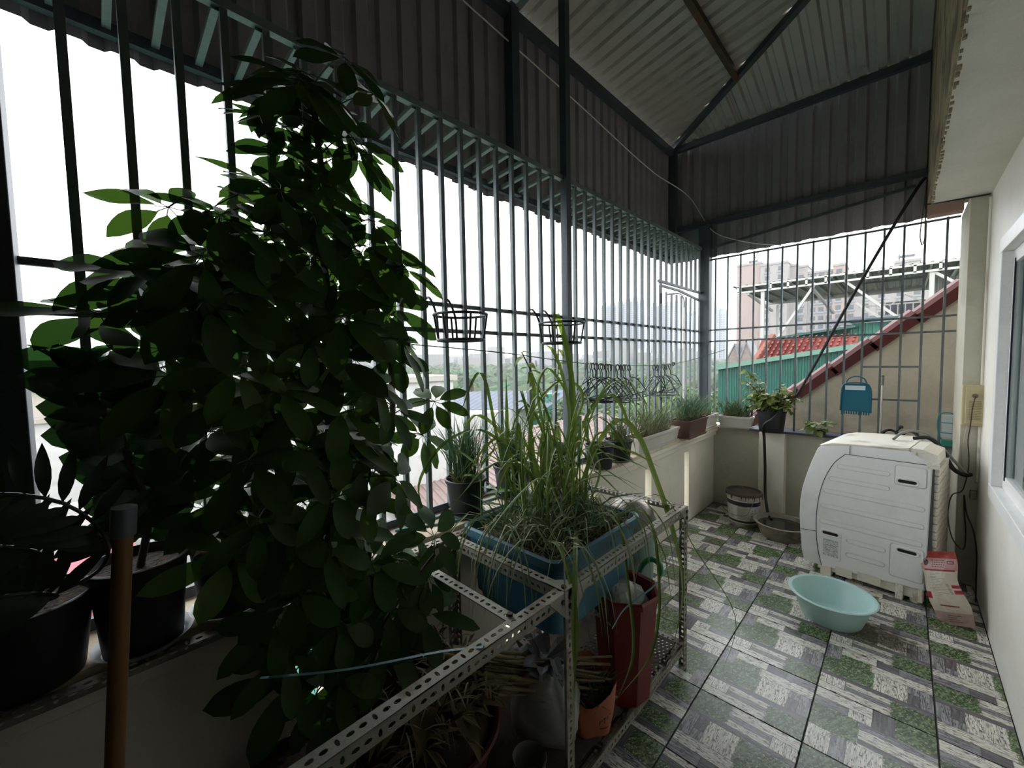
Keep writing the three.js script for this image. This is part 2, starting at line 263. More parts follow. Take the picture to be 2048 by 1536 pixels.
{
  const w = structure('window_1', 'white aluminium sliding window with grey glass', 'window');
  const F = nb().rbox(1.828, 1.96, 2.12, 2.2, 1.18, 3.7, 0.004).rbox(1.828, 1.96, 0.775, 0.85, 1.18, 3.7, 0.004).rbox(1.828, 1.96, 0.85, 2.12, 1.18, 1.25, 0.004).rbox(1.828, 1.96, 0.85, 2.12, 3.63, 3.7, 0.004);
  obj(w, 'window_frame', boxUV(F.done()), alu);
  obj(w, 'sash', boxUV(nb().rbox(1.87, 1.9, 0.85, 2.12, 1.25, 1.315, 0.003).rbox(1.87, 1.9, 0.85, 2.12, 1.92, 1.985, 0.003).rbox(1.87, 1.9, 0.85, 0.92, 1.31, 1.93, 0.003).rbox(1.87, 1.9, 2.05, 2.12, 1.31, 1.93, 0.003).done()), alu);
  obj(w, 'sash', boxUV(nb().rbox(1.91, 1.94, 0.85, 2.12, 1.98, 2.045, 0.003).rbox(1.91, 1.94, 0.85, 2.12, 3.56, 3.63, 0.003).rbox(1.91, 1.94, 0.85, 0.92, 2.0, 3.6, 0.003).rbox(1.91, 1.94, 2.05, 2.12, 2.0, 3.6, 0.003).done()), alu);
  const seal = mat(0x161c30, { roughness: 0.6 });
  obj(w, 'seal', nb().box(1.866, 1.872, 0.9, 2.07, 1.312, 1.322).box(1.866, 1.872, 0.9, 2.07, 1.985, 1.995).done(), seal);
  const glass = mat(0xdfe6e8, { transmission: 1, thickness: 0, roughness: 0.03, ior: 1.5 });
  obj(w, 'pane', nb().box(1.884, 1.888, 0.915, 2.06, 1.31, 1.93).done(), glass); obj(w, 'pane', nb().box(1.924, 1.928, 0.915, 2.06, 2.04, 3.57).done(), glass);
  const cu = new Soup(); for (let i = 0; i < 90; i++) { const f = (k) => V(2.04 + 0.018 * Math.sin(k * 0.9) + 0.01 * Math.sin(k * 0.37), 0, 1.0 + k * 0.032); const a = f(i), b = f(i + 1); cu.quad(V(a.x, 0.5, a.z), V(b.x, 0.5, b.z), V(b.x, 2.4, b.z), V(a.x, 2.4, a.z)); }
  solo('curtain', 'pale grey curtain hanging behind the window glass', 'curtain', cu.done(), mat(0xe0ded4, { roughness: 0.9 }));
  const r = structure('wall_room', 'plain walls of the room behind the window', 'wall');
  obj(r, 'wall_panel', nb().box(4.0, 4.1, -0.3, 4.6, 0.3, 6).box(1.98, 4.1, -0.4, -0.3, 0.3, 6).box(1.98, 4.1, 2.7, 2.8, 0.3, 6).box(1.98, 4.1, -0.3, 2.8, 0.3, 0.4).done(), mat(0x6a5f55, { roughness: 0.85 }));
}
// ---------------------------------------------------------------- sheet-metal cladding and hipped roof
{
  const X = -0.485, EAVE = 3.91;
  const wl = structure('wall_left_cladding', 'dark ribbed sheet-metal wall hung outside the bars', 'wall');
  let z = -0.05; const cuts = [-0.05, 0.95, 1.95, 2.95, 3.95, 5.95]; for (let i = 0; i + 1 < cuts.length; i++) obj(wl, 'metal_sheet', ribbed(cuts[i] - 0.03, cuts[i + 1], () => [2.655 + (i % 2) * 0.008, EAVE - 0.01], (u, v, h) => V(X - h + 0.002 * i, v, u)), cladding);
  obj(wl, 'rail', boxUV(nb().bar(V(-0.455, 2.705, -0.04), V(-0.455, 2.705, 5.9), 0.03, 0.04).bar(V(-0.45, 3.86, -0.04), V(-0.45, 3.86, 5.9), 0.05, 0.07).done()), steelDark);
  for (const zz of [0.03, 2.63, 5.2]) obj(wl, 'post', boxUV(nb().bar(V(-0.44, 2.69, zz), V(-0.44, 3.9, zz), 0.07, 0.07).done()), steelDark);
  const wb = structure('wall_back_cladding', 'dark ribbed sheet-metal gable above the end grille', 'wall');
  const bc = [-0.485, 0.3, 1.05, 1.66]; for (let i = 0; i + 1 < bc.length; i++) obj(wb, 'metal_sheet', ribbed(bc[i] - 0.03, bc[i + 1], (u) => [2.665 + 0.004 * Math.sin(u * 25) + 0.012 * (u > 1.45 ? 0 : 0), 3.92], (u, v, h) => V(u, v, -0.05 - h + 0.002 * i)), cladding);
  obj(wb, 'rail', boxUV(nb().bar(V(-0.47, 3.9, -0.02), V(1.6, 3.9, -0.02), 0.05, 0.06).bar(V(-0.47, 3.02, -0.02), V(1.58, 3.02, -0.02), 0.05, 0.05).bar(V(-0.06, 2.75, -0.015), V(1.5, 2.93, -0.015), 0.025, 0.02).done()), steelDark);
  const c = structure('ceiling_roof', 'pale ribbed sheet-metal hipped roof on dark steel rafters', 'roof');
  const yl = (x) => EAVE + 0.2 * (x + 0.47), yb = (zz) => EAVE + 0.3 * zz;
  const lc = [0, 1, 2, 3, 4, 5.95]; for (let i = 0; i + 1 < lc.length; i++) obj(c, 'metal_sheet', ribbed(lc[i], lc[i + 1] + 0.02, (u) => [-0.53, Math.min(-0.47 + 1.5 * Math.max(u, 0.001), 1.6)], (u, v, h) => V(v, yl(v) + 0.03 + h + 0.002 * i, u)), roofSheet);
  const rc = [-0.53, 0.2, 0.9, 1.62]; for (let i = 0; i + 1 < rc.length; i++) obj(c, 'metal_sheet', ribbed(rc[i], rc[i + 1] + 0.02, (u) => [-0.06, Math.max(0.001, (u + 0.47) / 1.5)], (u, v, h) => V(u, yb(v) + 0.03 + h + 0.002 * i, v)), roofSheet);
  const hip = (s) => V(-0.47 + 1.5 * s, EAVE + 0.3 * s, s);
  obj(c, 'hip_rafter', boxUV(nb().bar(hip(0), hip(1.37), 0.05, 0.05).done()), steelDark);
  const rust = mat(0xffffff, { map: mottle(0x57493d, 0x403c39, { f: 10, stain: 0x644028, cut: 0.5, amount: 0.6, grain: 14 }), roughness: 0.8 });
  obj(c, 'purlin', boxUV(nb().bar(V(0.33, yl(0.33), 0.53), V(0.33, yl(0.33), 5.9), 0.045, 0.05).done()), rust);
  obj(c, 'purlin', boxUV(nb().bar(V(1.05, yl(1.05), 1.0), V(1.05, yl(1.05), 5.9), 0.045, 0.05).done()), rust);
  obj(c, 'purlin', boxUV(nb().bar(V(0.9, yb(0.93), 0.93), V(1.58, yb(0.93), 0.93), 0.045, 0.05).done()), steelDark);
  obj(c, 'rafter', boxUV(nb().bar(V(-0.45, yl(-0.45), 2.6), V(1.58, yl(1.58), 2.6), 0.05, 0.06).done()), galvLight);
}
// ---------------------------------------------------------------- grilles
function gate() {
  const g = thing('security_grille', 'long grey steel bar grille standing on the slotted parapet', 'grille'), Xg = -0.14;
  seedTo(9);
  const bg = boxUV(nb().box(-0.0105, 0.0105, 0.872, 2.74, -0.0105, 0.0105).done()), shortTop = boxUV(nb().box(-0.0105, 0.0105, 2.282, 2.74, -0.0105, 0.0105).done()), shortLow = boxUV(nb().box(-0.008, 0.008, 0.9, 2.2, -0.008, 0.008).done());
  const lad = boxUV(nb().bar(V(0, 2.735, 0), V(-0.315, 2.712, 0), 0.022, 0.022).done());
  for (let k = 0; k < 39; k++) {
    const z = 4.668 - k * 0.1212; if (Math.abs(z - 2.49) < 0.04) continue;
    const l = obj(g, 'soffit_bar', lad, galvLight); l.position.set(Xg, 0, z + 0.02);
    if (z < 0.06) continue;
    if (z < 1.03) { const t = obj(g, 'bar', shortTop, galv); t.position.set(Xg, 0, z); continue; }
    const m = obj(g, 'bar', bg, galv); m.position.set(Xg, 0, z);
  }
  obj(g, 'rail', boxUV(nb().bar(V(Xg, 2.75, -0.02), V(Xg, 2.75, 5.9), 0.03, 0.03).done()), galvLight);
  for (const [y, h] of [[1.868, 0.02], [1.742, 0.02], [0.872, 0.035]]) obj(g, 'rail', boxUV(nb().bar(V(Xg - 0.016, y, -0.02), V(Xg - 0.016, y, 4.95), 0.016, h).done()), y < 1 ? steelDark : galv);
  obj(g, 'rail', boxUV(nb().bar(V(Xg, 2.282, 0.0), V(Xg, 2.282, 1.08), 0.022, 0.022).done()), galv);
  // hinged escape panel, slightly open at the top
  const p = obj(g, 'escape_panel', boxUV(nb().bar(V(Xg, 2.245, 0.62), V(Xg, 2.245, 1.04), 0.02, 0.02).bar(V(Xg, 2.2, 0.07), V(Xg, 2.245, 0.62), 0.02, 0.02).bar(V(Xg, 0.9, 0.05), V(Xg, 0.9, 1.05), 0.02, 0.02).bar(V(Xg, 0.9, 1.045), V(Xg, 2.25, 1.045), 0.018).bar(V(Xg, 0.9, 0.06), V(Xg, 2.21, 0.06), 0.018).done()), galv);
  for (let k = 1; k < 8; k++) { const m = obj(p, 'bar', shortLow, galv); m.position.set(Xg, 0, 1.03 - k * 0.1195); }
  for (const y of [1.2, 2.08]) obj(p, 'hinge', nb().rod(V(Xg + 0.015, y, 1.06), V(Xg + 0.015, y + 0.09, 1.06), 0.012).done(), steelDark);
  obj(g, 'post', boxUV(nb().bar(V(Xg + 0.02, 0.85, 2.49), V(Xg + 0.02, 3.96, 2.49), 0.048, 0.048).done()), steelDark);
  obj(g, 'post', boxUV(nb().rbox(-0.165, -0.055, 0.852, 3.0, -0.075, 0.03, 0.004).done()), steelDark);
  obj(g, 'post', boxUV(nb().rbox(-0.2, -0.08, 0.852, 4.0, 4.775, 4.9, 0.004).done()), steelDark);
  const b = thing('security_grille', 'grey steel bar grille in front of the sloping red wall coping', 'grille'), h = 2.64 - 0.87;
  const bg2 = boxUV(nb().box(-0.0075, 0.0075, 0.857, 2.64, -0.0075, 0.0075).done());
  for (let k = 0; k < 15; k++) { const m = obj(b, 'bar', bg2, galv); m.position.set(-0.002 + k * 0.1205, 0, -0.02); }
  for (const y of [2.631, 1.877, 1.755]) obj(b, 'rail', boxUV(nb().bar(V(-0.06, y, -0.034), V(1.755, y, -0.034), 0.012, 0.016).done()), galv);
  for (const y of [2.2, 1.475, 1.195]) obj(b, 'rail', boxUV(nb().bar(V(1.205, y, -0.034), V(1.565, y, -0.034), 0.012, 0.016).done()), galv);
}
gate();
// ---------------------------------------------------------------- outside world
const GROUND = -12;
const paleWall = mat(0xffffff, { map: mottle(0x7e8288, 0x73787f, { f: 4, grain: 4 }), roughness: 0.85 });
const aptPink = mat(0xffffff, { map: mottle(0x8b7a73, 0x80706a, { f: 4, grain: 6 }), roughness: 0.9 });
const aptPale = mat(0xffffff, { map: mottle(0x87817e, 0x7d7875, { f: 4, grain: 6 }), roughness: 0.9 });
const winDark = mat(0x393b40, { roughness: 0.3 });
const winBlue = mat(0x3c4856, { roughness: 0.3 });
{
  const g = structure('ground', 'green treed ground far below the balcony', 'ground');
  obj(g, 'terrain', nb().box(-900, 300, GROUND - 2, GROUND, -900, 120).done(), mat(0xffffff, { map: mottle(0x556442, 0x6d7a59, { f: 12, stain: 0x8c8572, cut: 0.6, amount: 0.5, repeat: [16, 16], size: 512 }), roughness: 1 }));
}
// hazy high-rise towers on the horizon: [x0, x1, z, top]
{
  const T0 = [[-333.4, -323.8, -543, 83], [-323, -314.9, -549, 83], [-312.3, -305, -555, 84], [-303.3, -295.7, -560, 88], [-294.4, -286.7, -565, 88], [-285.4, -277.8, -569, 85], [-269.5, -262.6, -577, 79], [-260, -253.7, -581, 78], [-250.6, -244.3, -585, 80], [-240.5, -235.5, -589, 80], [-224.9, -220.6, -595, 64], [-217.5, -213.2, -597, 65], [-190.2, -184.3, -607, 69], [-183.6, -177.1, -609, 65]];
  seedTo(3);
  T0.forEach(([x0, x1, z, top], i) => {
    const w = x1 - x0, d = 9, t = thing('tower_block', 'faint pale high-rise tower in the haze beyond the treetops', 'building', [(x0 + x1) / 2, GROUND, z], 0, 'hazy towers on the horizon'), H = top - GROUND;
    obj(t, 'wall', nb().box(-w / 2, w / 2, 0, H, -d / 2, d / 2).done(), paleWall);
    obj(t, 'roof_crown', nb().box(-w * 0.36, w * 0.36, H, H + rr(2, 5), -d * 0.3, d * 0.3).box(-w / 2 - 0.3, w / 2 + 0.3, H - 2.4, H - 1.4, -d / 2 - 0.3, d / 2 + 0.3).done(), paleWall);
    const b = nb(), cols = w > 7 ? 3 : 2; for (let c = 0; c < cols; c++) for (let y = 6; y < H - 4; y += 3.2) { const cx = (c + 0.5) / cols * w - w / 2; b.box(cx - w / cols * 0.26, cx + w / cols * 0.26, y, y + 1.7, d / 2, d / 2 + 0.15); b.box(w / 2, w / 2 + 0.15, y, y + 1.7, -d / 2 + (c + 0.3) / cols * d, -d / 2 + (c + 0.75) / cols * d); }
    obj(t, 'window_grid', b.done(), winBlue, 'stuff');
  });
}
// apartment block behind the steel canopy
{
  const a = thing('apartment_block', 'pale pink apartment block with square windows above the red tiled roof', 'building');
  const blk = [[-46.2, -38, 36.6, -172, aptPink], [-38, -29.5, 35.2, -171, aptPale], [-29.5, -27.5, 34.4, -176, aptPale], [-31, -24.4, 33.8, -177, aptPale], [-24.4, -17, 31.2, -178, aptPale], [-17, -13.7, 32.4, -176, aptPink], [-13.7, 16, 29.2, -179, aptPale], [-1.5, 4.5, 31.4, -181, aptPale]];
  for (const [x0, x1, top, z, m] of blk) { obj(a, 'wall', nb().box(x0, x1, GROUND, top, z - 12, z).done(), m); obj(a, 'roof_edge', nb().box(x0 - 0.2, x1 + 0.2, top - 0.3, top + 0.5, z - 12.2, z + 0.25).done(), aptPale); }
  const win = nb().box(-0.75, 0.75, 0, 1.5, 0, 0.12).done(), sill = nb().box(-0.95, 0.95, -0.7, -0.15, 0, 0.3).done(), wide = nb().box(-1.7, 1.7, 0, 1.3, 0, 0.12).done(), wsill = nb().box(-2.1, 2.1, -1.1, -0.1, 0, 0.5).done();
  const put = (x, y, z, big) => { const w = obj(a, 'window', big ? wide : win, big ? winDark : winDark); w.position.set(x, y, z); const s = obj(w, 'balcony_rail', big ? wsill : sill, paleWall); };
  for (let k = 0; k < 11; k++) {
    const y = 1.6 + k * 3.1;
    for (const x of [-35.8, -31.6]) put(x, y, -171, false);
    if (k < 10) { put(-27.3, y, -177, true); for (const x of [-22.8, -20.4, -18.2]) put(x, y, -178, false); put(-15.4, y, -176, false); }
    if (k < 9) for (const x of [-12.2, -8.4, -4.4, 0, 4, 8, 12]) put(x, y, -179, false);
  }
  obj(a, 'roof_plant', nb().box(-42.5, -39.5, 36.6, 38, -176, -173).bar(V(-41, 38, -174), V(-39.5, 41, -174), 0.3).bar(V(-40, 38, -174), V(-39, 40.5, -174), 0.25).bar(V(-0.5, 31.4, -184), V(-0.5, 34.5, -184), 0.3).box(-0.8, 3.2, 33.2, 33.8, -185, -183).done(), winDark);
}
// white steel canopy over a neighbouring roof terrace
const whiteSteel = mat(0xffffff, { map: mottle(0x9f9d99, 0x92908b, { f: 8, grain: 8 }), roughness: 0.6 });
{
  const c = thing('steel_canopy', 'white steel canopy with a ribbed sheet roof on a neighbouring terrace', 'canopy');
  const sheet = mat(0xffffff, { map: mottle(0x7a7773, 0x696663, { f: 6, grain: 14 }), roughness: 0.7 });
  obj(c, 'roof_sheet', ribbed(-2.9, 3.2, () => [-16.3, -11], (u, v, h) => V(u, 3.99 + h, v), 0.2, 0.03), sheet);
  for (const y of [3.96, 3.76]) obj(c, 'front_rail', nb().bar(V(-2.72, y, -10.95), V(3.3, y, -10.95), 0.06, 0.06).done(), whiteSteel);
  for (let k = 0; k < 13; k++) obj(c, 'spacer', nb().bar(V(-2.7 + k * 0.48, 3.76, -10.95), V(-2.7 + k * 0.48, 3.96, -10.95), 0.06).done(), whiteSteel);
  for (let k = 0; k < 12; k++) obj(c, 'joist', nb().bar(V(-2.75 + k * 0.52, 3.93, -10.95), V(-2.75 + k * 0.52, 3.93, -16.3), 0.05, 0.08).done(), winDark);
  obj(c, 'back_rail', nb().bar(V(-3, 3.93, -16.2), V(3.3, 3.93, -16.2), 0.16, 0.2).done(), whiteSteel);
  for (const [x, z] of [[-1.97, -11], [1.95, -11], [-2.5, -16]]) obj(c, 'post', nb().bar(V(x, 0.5, z), V(x, 3.75, z), 0.1).done(), whiteSteel);
  for (const [a, b] of [[V(-0.55, 3.8, -11), V(-1.7, 1.9, -11)], [V(-2.4, 3.7, -10.95), V(-2.0, 3.2, -12.5)], [V(-0.7, 3.75, -11), V(-0.3, 3.0, -13)], [V(0.15, 3.75, -11), V(1.3, 2.6, -11)], [V(0.4, 3.1, -11.2), V(1.2, 2.4, -11.2)], [V(1.95, 3.75, -11), V(2.6, 3.2, -11)]]) obj(c, 'brace', nb().bar(a, b, 0.07).done(), whiteSteel);
  const base = thing('neighbour_house', 'pale block of the neighbouring house carrying the steel canopy', 'house'); obj(base, 'wall', nb().box(-3.1, 4.4, GROUND, 0.5, -16.6, -10.8).done(), paleWall);
  const w = thing('roof_terrace', 'white rooftop terrace walls and railings under the steel canopy', 'terrace');
  obj(w, 'wall', nb().box(0.1, 3.4, 0.5, 2.75, -14, -12).box(-0.4, 3.4, 2.5, 2.7, -12.1, -11.9).done(), paleWall);
  obj(w, 'side_wall', ribbed(2.0, 4.2, () => [2.6, 3.75], (u, v, h) => V(u, v, -12.5 + h), 0.12, 0.03), mat(0x6e6d6a, { roughness: 0.7 }));
  for (let k = 0; k < 9; k++) obj(w, 'baluster', nb().bar(V(0.5 + k * 0.16, 2.7, -12), V(0.5 + k * 0.16, 3.05, -12), 0.025).done(), whiteSteel);
  obj(w, 'handrail', nb().bar(V(0.4, 3.05, -12), V(1.9, 3.05, -12), 0.04).bar(V(1.1, 3.0, -12), V(1.45, 3.3, -12), 0.03).bar(V(1.45, 3.3, -12), V(1.9, 3.0, -12), 0.03).done(), whiteSteel);
  obj(w, 'tank', nb().box(1.0, 1.9, 2.75, 3.2, -13.8, -13).done(), winDark);
}
// red tiled roof, teal sheet walls
{
  const t = thing('tiled_roof', 'orange-red clay tiled roof behind the green sheet wall', 'roof');
  const clay = [0x6a2a20, 0x743024, 0x60251c].map((h) => mat(h, { roughness: 0.8 }));
  const tg = new THREE.CylinderGeometry(0.07, 0.075, 0.19, 7, 1, true, Math.PI / 2, Math.PI); tg.rotateZ(Math.PI / 2); tg.rotateY(Math.PI / 2);
  const rot = Math.atan2(0.7, 0.75); seedTo(21);
  for (let r = 0; r < 7; r++) for (let k = 0; k < 15; k++) { const f = r / 7, m = obj(t, 'roof_tile', tg, clay[Math.floor(rnd() * 3)]); m.position.set(-1.62 + f * 0.2 + k * 0.142 + rr(-0.004, 0.004), 1.42 + f * 0.72 + rr(-0.004, 0.004), -8.95 - f * 0.75); m.rotation.set(rot - 0.28, 0, 0); }
  obj(t, 'deck', nb().bar(V(-0.6, 1.4, -8.95), V(-0.55, 2.1, -9.7), 2.3, 0.05).done(), clay[2]);
  obj(t, 'ridge', nb().bar(V(-1.75, 1.36, -8.9), V(-1.4, 2.2, -9.75), 0.14, 0.12).done(), mat(0x714639, { roughness: 0.9 }));
  const teal = mat(0xffffff, { map: mottle(0x104a41, 0x0c4038, { f: 6, grain: 8 }), roughness: 0.55 }), tealPale = mat(0x557569, { roughness: 0.6 }), dark = mat(0x234640, { roughness: 0.6 });
  const gw = thing('sheet_fence', 'teal ribbed sheet-metal wall with a pale flashing along its top', 'fence');
  obj(gw, 'metal_sheet', ribbed(-1.8, 1.6, (u) => [-3, 1.27 + (u + 1.8) * 0.17], (u, v, h) => V(u, v, -6.0 - (u + 1.8) * 0.15 + h), 0.1, 0.02), teal);
  obj(gw, 'flashing', nb().bar(V(-1.85, 1.315, -5.96), V(1.6, 1.9, -6.47), 0.16, 0.1).done(), tealPale);
  const tb = thing('sheet_shed', 'turquoise sheet-metal shed with a dark lean-to roof above the red tiles', 'shed');
  obj(tb, 'wall', ribbed(0.38, 2.4, () => [0.5, 2.45], (u, v, h) => V(u, v, -10.3 + h), 0.15, 0.02), mat(0x366c62, { roughness: 0.6 }));
  obj(tb, 'roof', nb().bar(V(-1.3, 2.12, -10.15), V(0.5, 2.34, -10.15), 0.9, 0.06).bar(V(0.35, 2.5, -10.2), V(2.4, 2.55, -10.2), 0.6, 0.06).done(), dark);
  obj(tb, 'side_wall', ribbed(-1.3, 0.38, (u) => [1.4, 2.12 + (u + 1.3) * 0.12], (u, v, h) => V(u, v, -10.2 + h), 0.12, 0.02), dark);
  const oh = thing('old_house', 'weathered brown house with two pointed gables beyond the fence', 'house');
  const wea = mat(0xffffff, { map: mottle(0x7a716a, 0x696059, { f: 8, grain: 18 }), roughness: 0.9 });
  obj(oh, 'gable', nb().extrude([[-6.8, -12], [-5.3, -12], [-5.3, 1.2], [-5.7, 2.5], [-6.1, 1.3], [-6.35, 2.3], [-6.8, 1.4]], 1.5, T(0, 0, -25.6)).done(), wea);
  obj(oh, 'roof', nb().bar(V(-5.72, 2.56, -24.9), V(-5.2, 1.1, -24.9), 1.7, 0.08, AX).bar(V(-5.7, 2.56, -24.9), V(-6.12, 1.25, -24.9), 1.7, 0.08, AX).bar(V(-6.35, 2.4, -24.9), V(-6.1, 1.3, -24.9), 1.7, 0.08, AX).bar(V(-6.37, 2.4, -24.9), V(-6.9, 1.3, -24.9), 1.7, 0.08, AX).done(), mat(0x6e6f72, { roughness: 0.8 }));
}
// neighbour's gable wall with red coping tiles, just beyond the end grille
{
  const w = thing('neighbour_wall', 'cream neighbouring wall with a sloping dark red tile coping', 'wall'), sl = 0.815, y0 = (x) => 1.168 + (x - 0.72) * sl;
  obj(w, 'wall_face', boxUV(nb().extrude([[-0.1, -12], [4, -12], [4, y0(4)], [-0.1, y0(-0.1)]], 0.2, T(0, 0, -0.53)).done()), mat(0xffffff, { map: mottle(0xd4c9b4, 0xc2b79f, { f: 5, stain: 0xa09684, cut: 0.55, amount: 0.5, grain: 12, size: 512 }), roughness: 0.9 }));
  const red = [0x581a17, 0x501714, 0x5e1e19].map((h) => mat(h, { roughness: 0.6 })), L = 0.36, dir = V(1, sl, 0).normalize(), up = V(-sl, 1, 0).normalize();
  for (let k = 0; k < 12; k++) {
    const a = V(-0.1, y0(-0.1), -0.43).addScaledVector(dir, k * L - 0.02).addScaledVector(up, 0.012), b = a.clone().addScaledVector(dir, L + 0.04).addScaledVector(up, 0.022);
    const g = new THREE.ExtrudeGeometry(new THREE.Shape([[-0.13, -0.03], [-0.13, 0.05], [-0.1, 0.085], [0, 0.11], [0.1, 0.085], [0.13, 0.05], [0.13, -0.03]].map((p) => new THREE.Vector2(...p))), { depth: L + 0.03, bevelEnabled: false });
    const d = b.clone().sub(a).normalize(), n = up.clone().addScaledVector(d, -up.dot(d)).normalize(), s = new THREE.Vector3().crossVectors(n, d), m = new THREE.Matrix4().makeBasis(s, n, d); m.setPosition(a); g.applyMatrix4(m);
    obj(w, 'coping_tile', g, red[k % 3]);
  }
}
// street lamp
{
  const l = thing('street_lamp', 'tall slender street lamp with a curved arm among the trees', 'street lamp', [-11.0, GROUND, -28]);
  const conc = mat(0x8c877f, { roughness: 0.8 });
  obj(l, 'pole', nb().rod(V(0, 0, 0), V(-0.1, 17.5, 0), 0.22, 8, 0.1).done(), conc);
  obj(l, 'arm', nb().tube([V(-0.1, 17.5, 0), V(-0.15, 18.2, 0), V(-0.4, 18.6, 0), V(-1.0, 18.7, 0)], 0.06, 12).done(), winDark);
  obj(l, 'lamp_head', nb().box(-1.4, -0.9, 18.62, 18.75, -0.12, 0.12).done(), winDark);
}
// low buildings nearer by
const brightWall = mat(0xffffff, { map: mottle(0xaaa9a6, 0xa09e9c, { f: 5, stain: 0x8d8b88, cut: 0.58, amount: 0.5, grain: 5, size: 512 }), roughness: 0.85 });
{
  const r = thing('ribbed_roof_house', 'low house with a dusty pink ribbed sheet roof below the bars', 'house');
  const pinkRoof = mat(0xffffff, { map: mottle(0x71605c, 0x665652, { f: 6, stain: 0x554845, cut: 0.55, amount: 0.5, grain: 12, size: 512 }), roughness: 0.75 });
  obj(r, 'roof_sheet', (() => { const g = ribbed(-1.5, 13.5, () => [0, 7.5], (u, v, h) => V(-4.9 - v * 0.86, -2.15 + v * 0.075 + h, -0.9 - u * 0.98 - v * 0.25), 0.22, 0.03); return g; })(), pinkRoof);
  obj(r, 'wall', nb().box(-11, -5.2, -12, -2.25, -13, 0.2).done(), brightWall);
  const wb = thing('white_house', 'plain white house with a dark doorway beside the pink roof', 'house');
  obj(wb, 'wall', boxUV(nb().box(-13, -9.0, GROUND, 1.1, -3.4, 1.2).box(-9.2, -8.2, GROUND, -1.0, -2.7, 2.2).done()), brightWall);
  obj(wb, 'roof_edge', nb().box(-13.1, -8.9, 1.0, 1.16, -3.5, 1.3).done(), mat(0x949089, { roughness: 0.8 }));
  obj(wb, 'doorway', nb().box(-8.22, -8.18, -3.6, -1.5, 0.7, 1.1).done(), mat(0x24272c, { roughness: 0.6 }));
  obj(wb, 'ledge', nb().box(-9.2, -7.6, -2.55, -2.4, -2.7, 2.2).done(), brightWall);
  const wl = thing('white_house', 'long white house with a cream roof edge below the leafy tree', 'house');
  obj(wl, 'wall', boxUV(nb().box(-18, -12.5, GROUND, 0.45, 1.6, 12).done()), brightWall);
  obj(wl, 'upper_wall', boxUV(nb().box(-18, -12.9, 0.45, 1.2, 1.6, 12).done()), mat(0x9d968d, { roughness: 0.85 }));
  obj(wl, 'roof_edge', nb().box(-18.1, -12.7, 1.16, 1.26, 1.5, 12).box(-18, -12.4, 0.38, 0.48, 1.6, 12).done(), mat(0x8f887f, { roughness: 0.8 }));
  const tr = thing('teal_roof', 'flat teal roof with a pink wall down beside the white house', 'roof');
  obj(tr, 'roof_sheet', ribbed(-1, 9, () => [-9.5, -1.2], (u, v, h) => V(v, -3.4 + h, u + 0.9), 0.25, 0.03), mat(0x306559, { roughness: 0.6 }));
  obj(tr, 'pink_wall', nb().box(-9.2, -7.2, -3.4, -1.7, 4.3, 6).done(), mat(0x8c5056, { roughness: 0.8 }));
  obj(tr, 'pale_wall', nb().box(-9.6, -9.3, -12, -0.9, 2, 8).done(), brightWall);
  const bh = thing('grey_roof_house', 'white house under a bluish grey metal roof with a green side panel', 'house');
  obj(bh, 'roof', nb().put(ribbed(0, 13, () => [0, 7], (u, v, h) => V(-25.5 + u * 0.68, -0.75 - v * 0.16 + h, -12.5 - u * 0.62 + v * 0.45), 0.5, 0.03)).done(), mat(0xffffff, { map: mottle(0x545865, 0x4a4f5b, { f: 4, grain: 8 }), roughness: 0.6 }));
  obj(bh, 'wall', nb().box(-26, -18.5, GROUND, -1.9, -18, -12).done(), brightWall);
  obj(bh, 'side_panel', nb().box(-18.6, -17.0, -5, -0.9, -19.5, -18).done(), mat(0x236459, { roughness: 0.6 }));
}
// ---------------------------------------------------------------- trees outside
function leafCloud(n, rx, ry, rz, size, droop = 0) {
  const s = new Soup();
  for (let i = 0; i < n; i++) {
    const a = rr(0, Math.PI * 2), c = rr(-1, 1), q = Math.sqrt(1 - c * c), k = Math.cbrt(rr(0.25, 1)), bump = 0.75 + 0.4 * vnoise(a * 2 + 5, c * 3 + 9);
    const p = V(Math.cos(a) * q * rx * k * bump, c * ry * k * bump, Math.sin(a) * q * rz * k * bump), u = V(rr(-1, 1), rr(-0.6, 0.6) - droop, rr(-1, 1)).normalize().multiplyScalar(size * rr(0.6, 1.3)), v = V(rr(-1, 1), rr(-1, 1), rr(-1, 1)).cross(u).normalize().multiplyScalar(size * rr(0.25, 0.5));
    s.tri(p, p.clone().add(u).add(v), p.clone().add(u).sub(v)); s.tri(p.clone().add(u).add(v), p.clone().addScaledVector(u, 1.8), p.clone().add(u).sub(v));
  }
  return s.done();
}
const barkFar = mat(0x463c31, { roughness: 0.95 });
